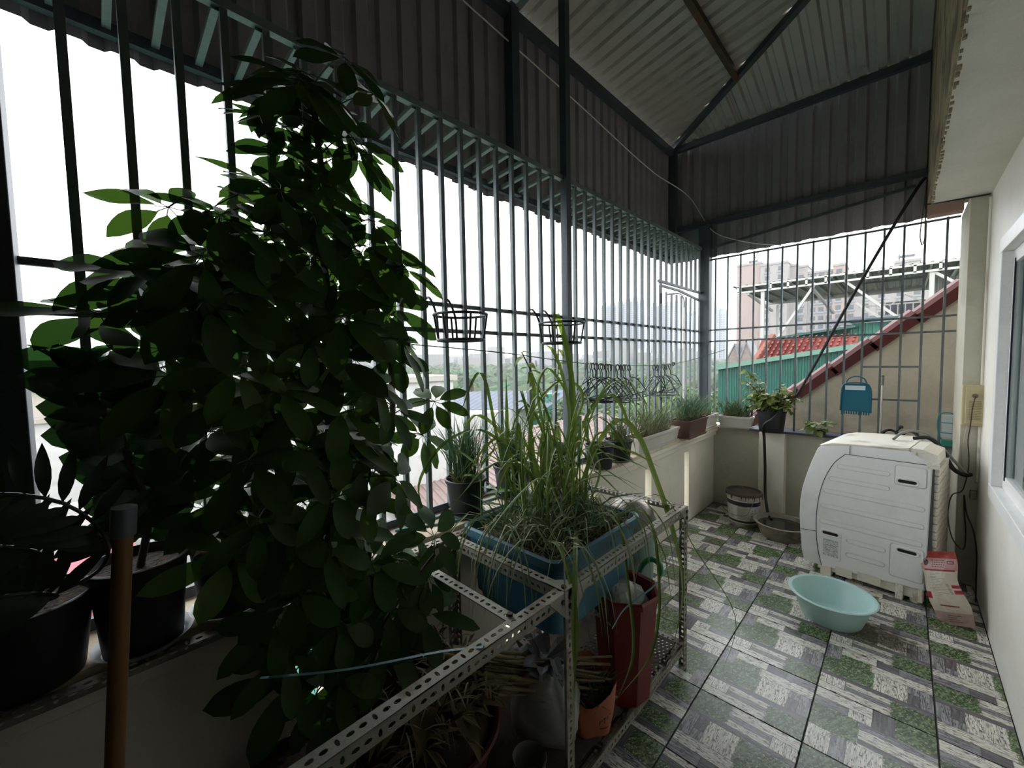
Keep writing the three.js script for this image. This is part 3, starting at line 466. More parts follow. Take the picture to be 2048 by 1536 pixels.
{
  const greens = [0x3d5427, 0x48602e, 0x384b24, 0x556d36].map((h) => mat(h, { roughness: 0.8, transmission: 0.25, thickness: 0 }));
  seedTo(31);
  const tree = (label, x, y, z, rx, ry, n, size, m) => { const t = thing('tree', label, 'tree', [x, GROUND, z]); obj(t, 'trunk', nb().rod(V(0, 0, 0), V(0.2, y - GROUND, 0), 0.28, 7, 0.12).rod(V(0.1, (y - GROUND) * 0.7, 0), V(rx * 0.5, y - GROUND, 0.3), 0.12, 6, 0.05).done(), barkFar); const f = obj(t, 'foliage', leafCloud(n, rx, ry, rx, size), m, 'stuff'); f.position.y = y - GROUND; return t; };
  tree('bushy tree behind the first clump of wire hangers', -10.5, -2.2, -17.5, 1.4, 1.2, 700, 0.18, greens[3]);
  tree('bushy green tree by the street lamp pole', -12.4, -2.6, -30, 2.2, 2.0, 1500, 0.24, greens[1]);
  tree('dark tree rising above the hanger wire', -20, -2.2, -36, 3, 2.2, 1400, 0.3, greens[0]);
  tree('small tree between corner post and teal wall', -4.6, -1.2, -13.5, 1.1, 1.5, 800, 0.18, greens[3]);
  tree('tall hazy tree between the two tower groups', -22, -3.6, -48, 3.6, 3.2, 1000, 0.45, greens[1]);
  tree('tree in front of the grey metal roof', -14.5, -2.6, -17.5, 1.8, 1.4, 1100, 0.22, greens[2]);
  tree('round tree behind the grey metal roof', -40, -2.2, -22, 4, 2.4, 1200, 0.45, greens[0]);
  // palm beyond the grey roof
  const p = thing('palm_tree', 'dark feathery palm behind the grey metal roof', 'palm tree', [-33, GROUND, -24.3]);
  obj(p, 'trunk', nb().tube([V(0, 0, 0), V(0.3, 6, 0), V(0.1, 11.2, 0)], 0.25, 12).done(), barkFar);
  const pm = mat(0x394633, { roughness: 0.7 });
  for (let k = 0; k < 16; k++) { const s = new Soup(), a = k * 2.4, e = rr(0.1, 1.0), L = rr(2.0, 2.8), d = V(Math.cos(a) * Math.cos(e), Math.sin(e), Math.sin(a) * Math.cos(e)), at = (t) => V(0.1, 11.2, 0).addScaledVector(d, L * t).add(V(0, -1.6 * t * t, 0)); for (let i = 1; i < 22; i++) for (const q of [-1, 1]) { const o = at(i / 22), sd = V(-Math.sin(a), -0.5, Math.cos(a)).multiplyScalar(q * 0.55 * (1.1 - i / 26)); s.tri(o, at((i + 0.6) / 22), o.clone().add(sd).addScaledVector(d, 0.25)); } obj(p, 'frond', s.done(), pm); }
  // upright leafy shrub like a cordyline seen between the hangers
  const c = thing('cordyline', 'spiky upright green cordyline between the two hanger clumps', 'shrub', [-9.2, GROUND, -19]);
  obj(c, 'trunk', nb().rod(V(0, 0, 0), V(0, 10.6, 0), 0.12, 6).done(), barkFar); const cm = mat(0x647b3b, { roughness: 0.6, transmission: 0.3, thickness: 0 });
  for (let k = 0; k < 46; k++) { const s = new Soup(), a = rr(0, 6.3), e = rr(0.5, 1.45), L = rr(1.2, 2.6), o = V(rr(-0.3, 0.3), rr(8.9, 10.4), rr(-0.3, 0.3)), d = V(Math.cos(a) * Math.cos(e), Math.sin(e), Math.sin(a) * Math.cos(e)); blade(s, [o, o.clone().addScaledVector(d, L * 0.5), o.clone().addScaledVector(d, L).add(V(0, -0.15 * L, 0))], 0.16, { n: 4 }); obj(c, 'leaf', s.done(), cm); }
  // forest belt: countless far crowns
  const g = new THREE.IcosahedronGeometry(1, 2), ps = g.attributes.position; for (let i = 0; i < ps.count; i++) { const v = V(ps.getX(i), ps.getY(i), ps.getZ(i)), k = 0.72 + 0.56 * vnoise(v.x * 3 + 9, v.y * 3 + v.z * 4 + 20); ps.setXYZ(i, v.x * k, v.y * k * 0.8, v.z * k); } g.computeVertexNormals();
  const N = 1500, im = new THREE.InstancedMesh(g, mat(0xffffff, { roughness: 1 }), N), m4 = new THREE.Matrix4(); im.name = 'treeline'; im.userData = { label: 'hazy belt of distant tree crowns below the horizon', category: 'trees', kind: 'stuff' }; im.castShadow = im.receiveShadow = true;
  for (let i = 0; i < N; i++) { const az = rr(0.02, 1.72), D = 45 + 420 * Math.pow(rnd(), 1.4), r = rr(2.2, 4.5) * (1 + D / 400), x = 1.5 - Math.sin(az) * D, z = 4.6 - Math.cos(az) * D, top = -6.5 + rr(-1.5, 2) + D * 0.008, near = x > -30 && z > -30 ? -6 : 0; m4.makeRotationY(rr(0, 6)); m4.scale(V(r, r * rr(0.8, 1.3), r)); m4.setPosition(x, top - r * 0.6 + near, z); im.setMatrixAt(i, m4); im.setColorAt(i, new THREE.Color().setRGB(rr(0.03, 0.055), rr(0.05, 0.08), rr(0.025, 0.038))); }
  scene.add(im);
  // far town: countless low blocks
  const tb = new THREE.BoxGeometry(1, 1, 1), n2 = 260, tm = new THREE.InstancedMesh(tb, mat(0xffffff, { roughness: 0.9 }), n2); tm.name = 'distant_town'; tm.userData = { label: 'faint distant town of low blocks along the horizon', category: 'town', kind: 'stuff' };
  for (let i = 0; i < n2; i++) { const az = rr(0.3, 1.7), D = rr(330, 640), h = rr(8, 20) * (rnd() < 0.1 ? 1.5 : 1), x = 1.5 - Math.sin(az) * D, z = 4.6 - Math.cos(az) * D; m4.makeRotationY(rr(0, 1.5)); m4.scale(V(rr(8, 20), h, rr(8, 20))); m4.setPosition(x, GROUND + h / 2 + 2, z); tm.setMatrixAt(i, m4); const k = rr(0.14, 0.24); tm.setColorAt(i, new THREE.Color().setRGB(k, k * rr(0.93, 1), k * rr(0.85, 1))); }
  scene.add(tm);
  for (const [x, z, h] of [[-410, -195, 62], [-392, -230, 58], [-370, -270, 60]]) { const t = thing('tower_crane', 'thin tower crane on the horizon', 'crane', [x, GROUND, z], 0, 'cranes on the horizon'); obj(t, 'mast', nb().box(-0.8, 0.8, 0, h * 0.5, -0.8, 0.8).done(), winDark); obj(t, 'jib', nb().bar(V(0, h * 0.48, 0), V(8, h * 0.5 + 14, 0), 0.8).bar(V(0, h * 0.48, 0), V(-6, h * 0.5, 0), 0.9).done(), winDark); }
}
// ---------------------------------------------------------------- washing machine lying with its side to the viewer
const plasticWhite = mat(0xffffff, { map: mottle(0xf0f0ee, 0xe6e7e5, { f: 4, stain: 0xd0cdc2, cut: 0.62, amount: 0.4, grain: 8, size: 512 }), roughness: 0.4 });
const plasticDirty = mat(0xffffff, { map: mottle(0xece6d8, 0xdcd5c6, { f: 7, stain: 0xa89d8c, cut: 0.56, amount: 0.6, grain: 12, size: 512 }), roughness: 0.55 });
const blackRubber = mat(0x17181a, { roughness: 0.5 });
const seam = mat(0x4a4b4d, { roughness: 0.8 });
{
  const w = thing('washing_machine', 'white front-loading washing machine turned side on between basin and house wall', 'washing machine', [1.0696, 0, 1.057], -0.1476);
  const prof = [[-0.099, 0.068], [-0.115, 0.15], [-0.125, 0.28], [-0.131, 0.395], [-0.129, 0.509], [-0.118, 0.6], [-0.095, 0.7], [-0.062, 0.817], [-0.03, 0.91], [0.0, 0.945], [0.05, 0.957], [0.149, 0.964], [0.4, 0.972], [0.43, 0.972], [0.53, 0.905], [0.542, 0.9], [0.53, 0.11], [0.32, 0.092], [0.007, 0.063]];
  obj(w, 'cabinet', boxUV(toCreasedNormals(nb().extrude(prof, 0.6, T(0, 0, -0.61), { bevelEnabled: true, bevelSize: 0.006, bevelThickness: 0.006, bevelSegments: 2 }).done(), 0.5)), plasticWhite);
  const arch = [[0.126, 0.899], [0.069, 0.831], [0.02, 0.724], [-0.013, 0.596], [-0.029, 0.447], [-0.029, 0.313], [-0.018, 0.183], [0.007, 0.063]].map((p) => V(p[0], p[1], 0.0005));
  obj(w, 'seam', nb().tube(arch, 0.0022, 40, 5).done(), seam);
  obj(w, 'seam', nb().tube([V(0.126, 0.899, 0.0005), V(0.54, 0.9, 0.0005)], 0.0022, 4, 5).done(), seam);
  obj(w, 'seam', nb().tube([V(-0.12, 0.293, 0.0005), V(-0.03, 0.304, 0.0005)], 0.0018, 4, 5).done(), seam);
  obj(w, 'seam', nb().tube([V(0.149, 0.9, 0.0005), V(0.15, 0.962, 0.0005)], 0.0018, 4, 5).done(), seam);
  const bead = (x0, x1, y, h) => { const r = h / 2, p = []; for (let i = 0; i <= 8; i++) { const a = Math.PI / 2 + Math.PI * i / 8; p.push(V(x0 + r + r * Math.cos(a), y + r * Math.sin(a), 0)); } for (let i = 0; i <= 8; i++) { const a = -Math.PI / 2 + Math.PI * i / 8; p.push(V(x1 - r + r * Math.cos(a), y + r * Math.sin(a), 0)); } return p; };
  const slot = []; for (const [a, b, y] of [[0.082, 0.362, 0.807], [0.036, 0.362, 0.712], [0.006, 0.526, 0.618], [-0.009, 0.526, 0.507], [-0.013, 0.52, 0.392], [0.144, 0.352, 0.294], [0.142, 0.35, 0.196]]) { slot.push(bead(a, b, y, 0.036)); obj(w, 'pressed_rib', nb().extrude(bead(a + 0.007, b - 0.007, y, 0.022).map((v) => [v.x, v.y]), 0.004, T(0, 0, -0.004), { bevelEnabled: true, bevelSize: 0.002, bevelThickness: 0.003, bevelSegments: 2 }).done(), plasticWhite); }
  const rrect = (x0, x1, y0, y1, r) => { const p = []; for (const [cx, cy, a0] of [[x1 - r, y1 - r, 0], [x0 + r, y1 - r, 1], [x0 + r, y0 + r, 2], [x1 - r, y0 + r, 3]]) for (let i = 0; i <= 5; i++) { const a = (a0 + i / 5) * Math.PI / 2; p.push(V(cx + r * Math.cos(a), cy + r * Math.sin(a), 0)); } return p; };
  for (const [x0, x1, y0, y1, sx0, sx1, sy] of [[0.378, 0.528, 0.746, 0.88, 0.396, 0.482, 0.776], [-0.008, 0.122, 0.122, 0.342, 0.01, 0.1, 0.313], [0.368, 0.53, 0.142, 0.362, 0.404, 0.494, 0.327]]) {
    const p = obj(w, 'access_panel', nb().extrude(rrect(x0 + 0.007, x1 - 0.007, y0 + 0.007, y1 - 0.007, 0.014).map((v) => [v.x, v.y]), 0.006, T(0, 0, -0.004), { bevelEnabled: true, bevelSize: 0.002, bevelThickness: 0.002, bevelSegments: 2 }).done(), plasticWhite); slot.push(rrect(x0, x1, y0, y1, 0.018));
    obj(p, 'grip_rim', nb().tube(bead(sx0 - 0.008, sx1 + 0.008, sy, 0.036), 0.004, 50, 6, true).done().translate(0, 0, 0.004), plasticWhite);
    obj(p, 'grip_hole', nb().extrude(bead(sx0, sx1, sy, 0.02).map((v) => [v.x, v.y]), 0.003, T(0, 0, 0.0025)).done(), mat(0x1d1a18, { roughness: 0.9 }));
  }
  { const s = new THREE.Shape([...arch.map((v) => new THREE.Vector2(v.x + 0.003, v.y)), new THREE.Vector2(0.32, 0.094), new THREE.Vector2(0.53, 0.112), new THREE.Vector2(0.541, 0.897)]); for (const q of slot) s.holes.push(new THREE.Path(q.map((v) => new THREE.Vector2(v.x, v.y)))); obj(w, 'side_panel', boxUV(nb().put(new THREE.ExtrudeGeometry(s, { depth: 0.006, bevelEnabled: false }), T(0, 0, -0.005)).done()), plasticWhite); }
  { // printed notice on the lower panel
    const c = document.createElement('canvas'); c.width = 128; c.height = 160; const x = c.getContext('2d'); x.fillStyle = '#d6d8d6'; x.fillRect(0, 0, 128, 160); seedTo(8); x.fillStyle = '#5c5c5a'; for (let i = 0; i < 17; i++) for (let k = 4; k < 120;) { const l = rr(3, 14); if (rnd() < 0.72) x.fillRect(k, 6 + i * 9, l, i % 5 === 0 ? 5 : 3); k += l + 4; }
    const t = new THREE.CanvasTexture(c); t.colorSpace = THREE.SRGBColorSpace; obj(w, 'notice_print', new THREE.PlaneGeometry(0.09, 0.125).translate(0.058, 0.208, 0.0045), mat(0xffffff, { map: t, roughness: 0.5 }));
  }
  for (let k = 0; k < 15; k++) obj(w, 'rear_slat', nb().box(0.545, 0.574, 0.14 + k * 0.05, 0.182 + k * 0.05, -0.55, -0.02).done(), plasticDirty);
  obj(w, 'rear_panel', nb().box(0.53, 0.556, 0.12, 0.9, -0.6, -0.008).done(), seam);
  obj(w, 'top_cover', boxUV(toCreasedNormals(nb().extrude([[-0.02, 0.94], [0.05, 0.962], [0.15, 0.97], [0.4, 0.98], [0.44, 0.99], [0.44, 0.975], [0.15, 0.962], [0.0, 0.94]], 0.6, T(0, 0, -0.607), { bevelEnabled: true, bevelSize: 0.004, bevelThickness: 0.004, bevelSegments: 2 }).done(), 0.5)), plasticDirty);
  obj(w, 'hose_shroud', boxUV(nb().extrude([[0.42, 0.965], [0.45, 0.992], [0.5, 0.99], [0.565, 0.965], [0.57, 0.905], [0.53, 0.905]], 0.32, T(0, 0, -0.33)).done()), plasticDirty);
  obj(w, 'hose_shroud', nb().rbox(0.52, 0.575, 0.88, 0.915, -0.03, 0.008, 0.004).rbox(0.452, 0.472, 0.955, 0.97, -0.02, 0.004, 0.003).done(), plasticDirty);
  obj(w, 'plinth', boxUV(nb().box(-0.02, 0.5, 0.03, 0.1, -0.58, -0.02).box(0.0, 0.062, 0.0, 0.07, -0.06, -0.002).box(0.09, 0.18, 0.03, 0.09, -0.02, 0.002).box(0.21, 0.33, 0.045, 0.1, -0.02, 0.002).done()), plasticDirty);
  for (const [x, z] of [[0.03, -0.05], [0.49, -0.045], [0.03, -0.55], [0.49, -0.55]]) obj(w, 'foot', nb().lathe([[0, 0], [0.024, 0], [0.027, 0.01], [0.027, 0.12], [0, 0.12]], 18, x, 0, z).done(), plasticDirty);
  obj(w, 'corner_block', nb().rbox(0.4, 0.437, 0.0, 0.1, -0.06, 0.001, 0.004).rbox(0.505, 0.528, 0.02, 0.115, -0.05, 0.0, 0.004).done(), plasticDirty);
  const dh = solo('drain_hose', 'thick black hose dropping from the washing machine to the column', 'hose', nb().tube([V(1.53, 0.995, 0.72), V(1.6, 1.005, 0.7), V(1.655, 0.96, 0.7), V(1.69, 0.88, 0.69), V(1.73, 0.8, 0.67), V(1.78, 0.765, 0.64), V(1.81, 0.765, 0.6)], 0.013, 40, 8).done(), blackRubber);
  solo('supply_hose', 'pale grey hose arched over the washing machine top', 'hose', nb().tube([V(1.43, 0.99, 0.8), V(1.47, 1.03, 0.75), V(1.54, 1.045, 0.7), V(1.6, 1.03, 0.68), V(1.64, 0.98, 0.66), V(1.7, 0.9, 0.66), V(1.77, 0.8, 0.64), V(1.8, 0.76, 0.61)], 0.009, 40, 8).done(), mat(0x8a8a86, { roughness: 0.5 }));
}
// ---------------------------------------------------------------- things on the floor
const basinProfile = (r, rb, h, lip) => [[0, 0.004], [rb * 0.96, 0.004], [rb, 0], [rb + 0.004, 0.006], [r - 0.006, h - 0.012], [r + lip, h - 0.006], [r + lip + 0.003, h], [r + lip - 0.004, h + 0.004], [r - 0.004, h], [r - 0.012, h - 0.012], [rb - 0.004, 0.016], [rb * 0.9, 0.009], [0, 0.009]];
{
  const b = thing('wash_basin', 'round mint green plastic basin lying empty on the tiles', 'basin', [1.19, 0, 1.63]);
  const mint = mat(0xffffff, { map: mottle(0xbcdcd9, 0xb2d4d1, { f: 4, grain: 5 }), roughness: 0.35 });
  obj(b, 'bowl', nb().lathe(basinProfile(0.2, 0.145, 0.15, 0.014), 64).done(), mint);
  obj(b, 'base_ring', nb().lathe([[0.1, 0.009], [0.104, 0.012], [0.108, 0.009]], 48).done(), mint);
  const g = thing('wash_basin', 'round dirty beige basin of water under the black hose end', 'basin', [0.735, 0, 0.53]);
  const dirty = mat(0xffffff, { map: mottle(0x93897b, 0x7b7264, { f: 7, stain: 0x534b41, cut: 0.52, amount: 0.6, grain: 14 }), roughness: 0.6 });
  obj(g, 'bowl', boxUV(nb().lathe(basinProfile(0.2, 0.15, 0.13, 0.016), 56).done(), 2), dirty);
  obj(g, 'water', new THREE.CircleGeometry(0.186, 48).rotateX(-Math.PI / 2).translate(0, 0.1, 0), mat(0x2c2b28, { roughness: 0.08 }));
  // paint pail
  const c = document.createElement('canvas'); c.width = 1024; c.height = 256; const x = c.getContext('2d'); seedTo(40);
  x.fillStyle = '#c9c6bd'; x.fillRect(0, 0, 1024, 256); x.fillStyle = '#1f2030'; x.fillRect(0, 14, 1024, 46); x.fillRect(0, 222, 1024, 22);
  for (let s = 0; s < 4; s++) { const o = s * 256; x.fillStyle = '#b8b6a2'; x.fillRect(o + 84, 74, 130, 138); x.fillStyle = '#77756c'; for (let i = 0; i < 13; i++) { x.fillRect(o + 12, 80 + i * 10, rr(20, 58), 3); x.fillRect(o + 92, 80 + i * 10, rr(60, 116), 3); } x.fillStyle = '#8e3030'; x.fillRect(o + 100, 62, 90, 5); for (let i = 0; i < 20; i++) { x.fillStyle = '#55524c'; x.fillRect(o + 222 + rr(0, 26), 70 + rr(0, 140), rr(3, 9), rr(3, 9)); } }
  const lt = new THREE.CanvasTexture(c); lt.colorSpace = THREE.SRGBColorSpace; lt.wrapS = THREE.RepeatWrapping;
  const p = thing('paint_pail', 'white paint pail with a dark banded label and muddy lid', 'pail', [0.405, 0, 0.42], -0.7);
  const pw = mat(0xffffff, { map: mottle(0xc0bbb0, 0xb0aa9c, { f: 6, stain: 0x71685c, cut: 0.56, amount: 0.6, grain: 14 }), roughness: 0.5 });
  obj(p, 'bucket', nb().lathe([[0, 0], [0.118, 0], [0.122, 0.006], [0.142, 0.262], [0.15, 0.266], [0.152, 0.29], [0.146, 0.296], [0, 0.296]], 48).done(), pw);
  obj(p, 'printed_label', nb().lathe([[0.1245, 0.03], [0.1425, 0.25]], 64).done(), mat(0xffffff, { map: lt, roughness: 0.5 }));
  const mud = mat(0xffffff, { map: mottle(0x53473c, 0x3c322a, { f: 8, stain: 0x7d7162, cut: 0.6, amount: 0.6, grain: 20 }), roughness: 0.95 });
  seedTo(6); const rim = nb().lathe([[0, 0.3], [0.13, 0.3], [0.138, 0.314], [0.152, 0.314], [0.156, 0.3], [0.156, 0.288]], 48);
  for (let i = 0; i < 26; i++) { const a = rr(0, 6.3), l = rr(0.008, 0.04); rim.rod(V(0.1545 * Math.cos(a), 0.3, 0.1545 * Math.sin(a)), V(0.1525 * Math.cos(a), 0.29 - l, 0.1525 * Math.sin(a)), rr(0.003, 0.006), 5, 0.002); }
  obj(p, 'lid', rim.done(), mud);
  obj(p, 'handle', nb().tube([V(0.15, 0.262, 0), V(0.165, 0.2, 0.05), V(0.165, 0.14, 0.09), V(0.1, 0.12, 0.15), V(0, 0.13, 0.175), V(-0.1, 0.16, 0.15), V(-0.15, 0.262, 0)], 0.0028, 40, 5).done(), galv);
}
{ // crumpled detergent pouch
  const W = 0.16, H = 0.4, s = new Soup(), nx = 14, ny = 24, P = (i, j, sgn) => { const u = i / nx * 2 - 1, v = j / ny, wd = (v < 0.62 ? mix(0.088, 0.072, Math.min(1, Math.abs(v - 0.28) / 0.34)) : mix(0.072, 0.092, (v - 0.62) / 0.38)), th = 0.034 * Math.pow(Math.max(0, 1 - u * u), 0.6) * Math.pow(Math.max(0, Math.sin(Math.PI * Math.min(1, v * 1.05 + 0.02))), 0.6) * (v > 0.8 ? 0.35 : 1), cr = 0.006 * (fbm(u * 3 + 4, v * 7 + sgn, 3) - 0.5); return V(u * wd + 0.006 * Math.sin(v * 9), v * H, sgn * (th + cr * 2) + 0.012 * Math.sin(v * 5)); };
  for (const sg of [1, -1]) for (let i = 0; i < nx; i++) for (let j = 0; j < ny; j++) { const q = [P(i, j, sg), P(i + 1, j, sg), P(i + 1, j + 1, sg), P(i, j + 1, sg)], uv = [[i / nx, j / ny], [(i + 1) / nx, j / ny], [(i + 1) / nx, (j + 1) / ny], [i / nx, (j + 1) / ny]]; s.tri(q[0], q[1], q[2], uv[0], uv[1], uv[2]); s.tri(q[0], q[2], q[3], uv[0], uv[2], uv[3]); }
  const c = document.createElement('canvas'); c.width = 256; c.height = 512; const x = c.getContext('2d'); seedTo(17);
  x.fillStyle = '#c8bfae'; x.fillRect(0, 0, 256, 512); x.fillStyle = '#9c3a30'; x.fillRect(0, 0, 256, 62); x.fillStyle = '#b98c88'; x.fillRect(0, 50, 256, 84); x.fillStyle = '#7d2730'; x.fillRect(20, 128, 220, 12); x.fillStyle = '#251b1c'; x.beginPath(); x.ellipse(42, 84, 16, 24, 0.5, 0, 7); x.fill();
  x.fillStyle = '#5a3c40'; for (let i = 0; i < 4; i++) { let k = 82; while (k < 170) { const l = rr(6, 18); x.fillRect(k, 62 + i * 15, l, 6); k += l + 5; } } x.strokeStyle = '#3d2a2d'; x.lineWidth = 5; x.strokeRect(190, 70, 40, 16);
  x.fillStyle = '#9d9484'; for (let i = 0; i < 15; i++) x.fillRect(60, 156 + i * 11, rr(40, 120), 3); x.fillStyle = '#a02035'; x.fillRect(206, 232, 50, 22); x.fillRect(212, 266, 44, 26); x.fillRect(0, 290, 42, 46); x.fillStyle = '#8f8372'; for (let i = 0; i < 9; i++) x.fillRect(168 + i * 2, 226 + i * 8, 22, 4); x.fillStyle = '#8a3428'; x.fillRect(74, 372, 120, 9); x.fillStyle = '#b0948c'; x.fillRect(0, 420, 256, 92); x.fillStyle = '#6d4c4a'; for (let i = 0; i < 4; i++) x.fillRect(90, 440 + i * 14, rr(50, 110), 4);
  const t = new THREE.CanvasTexture(c); t.colorSpace = THREE.SRGBColorSpace;
  const d = thing('detergent_pouch', 'crumpled red and white detergent pouch slumped against the wall', 'pouch', [1.73, 0.002, 1.25], -0.25);
  const pg = toCreasedNormals(s.done(), 1); pg.rotateX(-0.2); pg.rotateZ(0.33);
  obj(d, 'pouch', pg, mat(0xffffff, { map: t, roughness: 0.4, bumpMap: bumpNoise(9), bumpScale: 0.006 }));
}
// ---------------------------------------------------------------- wall box, conduit, cords
{
  const cream = mat(0xffffff, { map: mottle(0xc0b590, 0xb2a57e, { f: 6, grain: 10 }), roughness: 0.5 });
  const b = thing('breaker_box', 'cream plastic breaker box with slotted front on the column', 'switch box', [1.803, 1.1, 0.58]);
  obj(b, 'case', nb().rbox(-0.05, 0.05, 0, 0.27, 0, 0.05, 0.006).done(), cream); obj(b, 'front_plate', nb().rbox(-0.034, 0.05, 0.012, 0.258, 0.05, 0.058, 0.004).done(), cream);
  const sl = mat(0x8f8260, { roughness: 0.8 }); for (let i = 0; i < 12; i++) obj(b, 'vent_slot', nb().box(-0.018, 0.036, 0.04 + i * 0.011, 0.045 + i * 0.011, 0.0575, 0.0588).done(), sl);
  obj(b, 'gland', nb().lathe([[0, 0], [0.014, 0], [0.014, 0.012], [0, 0.012]], 14).done().rotateX(Math.PI / 2).translate(0.008, 0.2, 0.058), mat(0x6e6450, { roughness: 0.6 }));
  solo('power_cord', 'thin brown cord hanging from the breaker box gland', 'cord', nb().tube([V(1.811, 1.3, 0.655), V(1.8, 1.22, 0.66), V(1.795, 1.1, 0.65), V(1.79, 1.0, 0.62), V(1.8, 0.85, 0.605), V(1.79, 0.72, 0.605), V(1.77, 0.64, 0.605), V(1.735, 0.62, 0.61), V(1.715, 0.52, 0.62), V(1.72, 0.4, 0.63), V(1.75, 0.29, 0.63), V(1.79, 0.25, 0.62), V(1.8, 0.36, 0.61), V(1.79, 0.5, 0.605), V(1.785, 0.62, 0.6)], 0.0035, 120, 6).done(), mat(0x3b322c, { roughness: 0.5 }));
  solo('power_cord', 'dark cord running down to the floor in the wall corner', 'cord', nb().tube([V(1.785, 0.62, 0.608), V(1.8, 0.5, 0.62), V(1.825, 0.42, 0.66), V(1.84, 0.3, 0.72), V(1.838, 0.1, 0.8), V(1.835, 0.006, 0.86)], 0.0045, 50, 6).done(), mat(0x2b2926, { roughness: 0.5 }));
  solo('power_cord', 'pale cord dropping beside the breaker box', 'cord', nb().tube([V(1.785, 1.1, 0.61), V(1.775, 1.0, 0.6), V(1.77, 0.86, 0.595), V(1.785, 0.75, 0.6)], 0.0035, 30, 6).done(), mat(0xb3aa98, { roughness: 0.5 }));
  const c = thing('conduit', 'white conduit running up the corner of the column', 'conduit', [1.842, 0, 0.592]);
  obj(c, 'pipe', nb().rod(V(0, 0.72, 0), V(0, 1.1, 0), 0.008, 10).rod(V(0, 1.37, 0), V(0, 2.58, 0), 0.008, 10).done(), plasticDirty);
  obj(c, 'socket', nb().rbox(-0.03, 0.0, 0.6, 0.66, -0.012, 0.02, 0.003).done(), mat(0x8a8277, { roughness: 0.6 }));
  solo('cable', 'black cable stretched along the edge of the canopy slab', 'cable', nb().tube([V(1.54, 2.61, 0.6), V(1.7, 2.603, 0.595), V(1.84, 2.598, 0.592)], 0.005, 20, 6).done(), blackRubber);
}
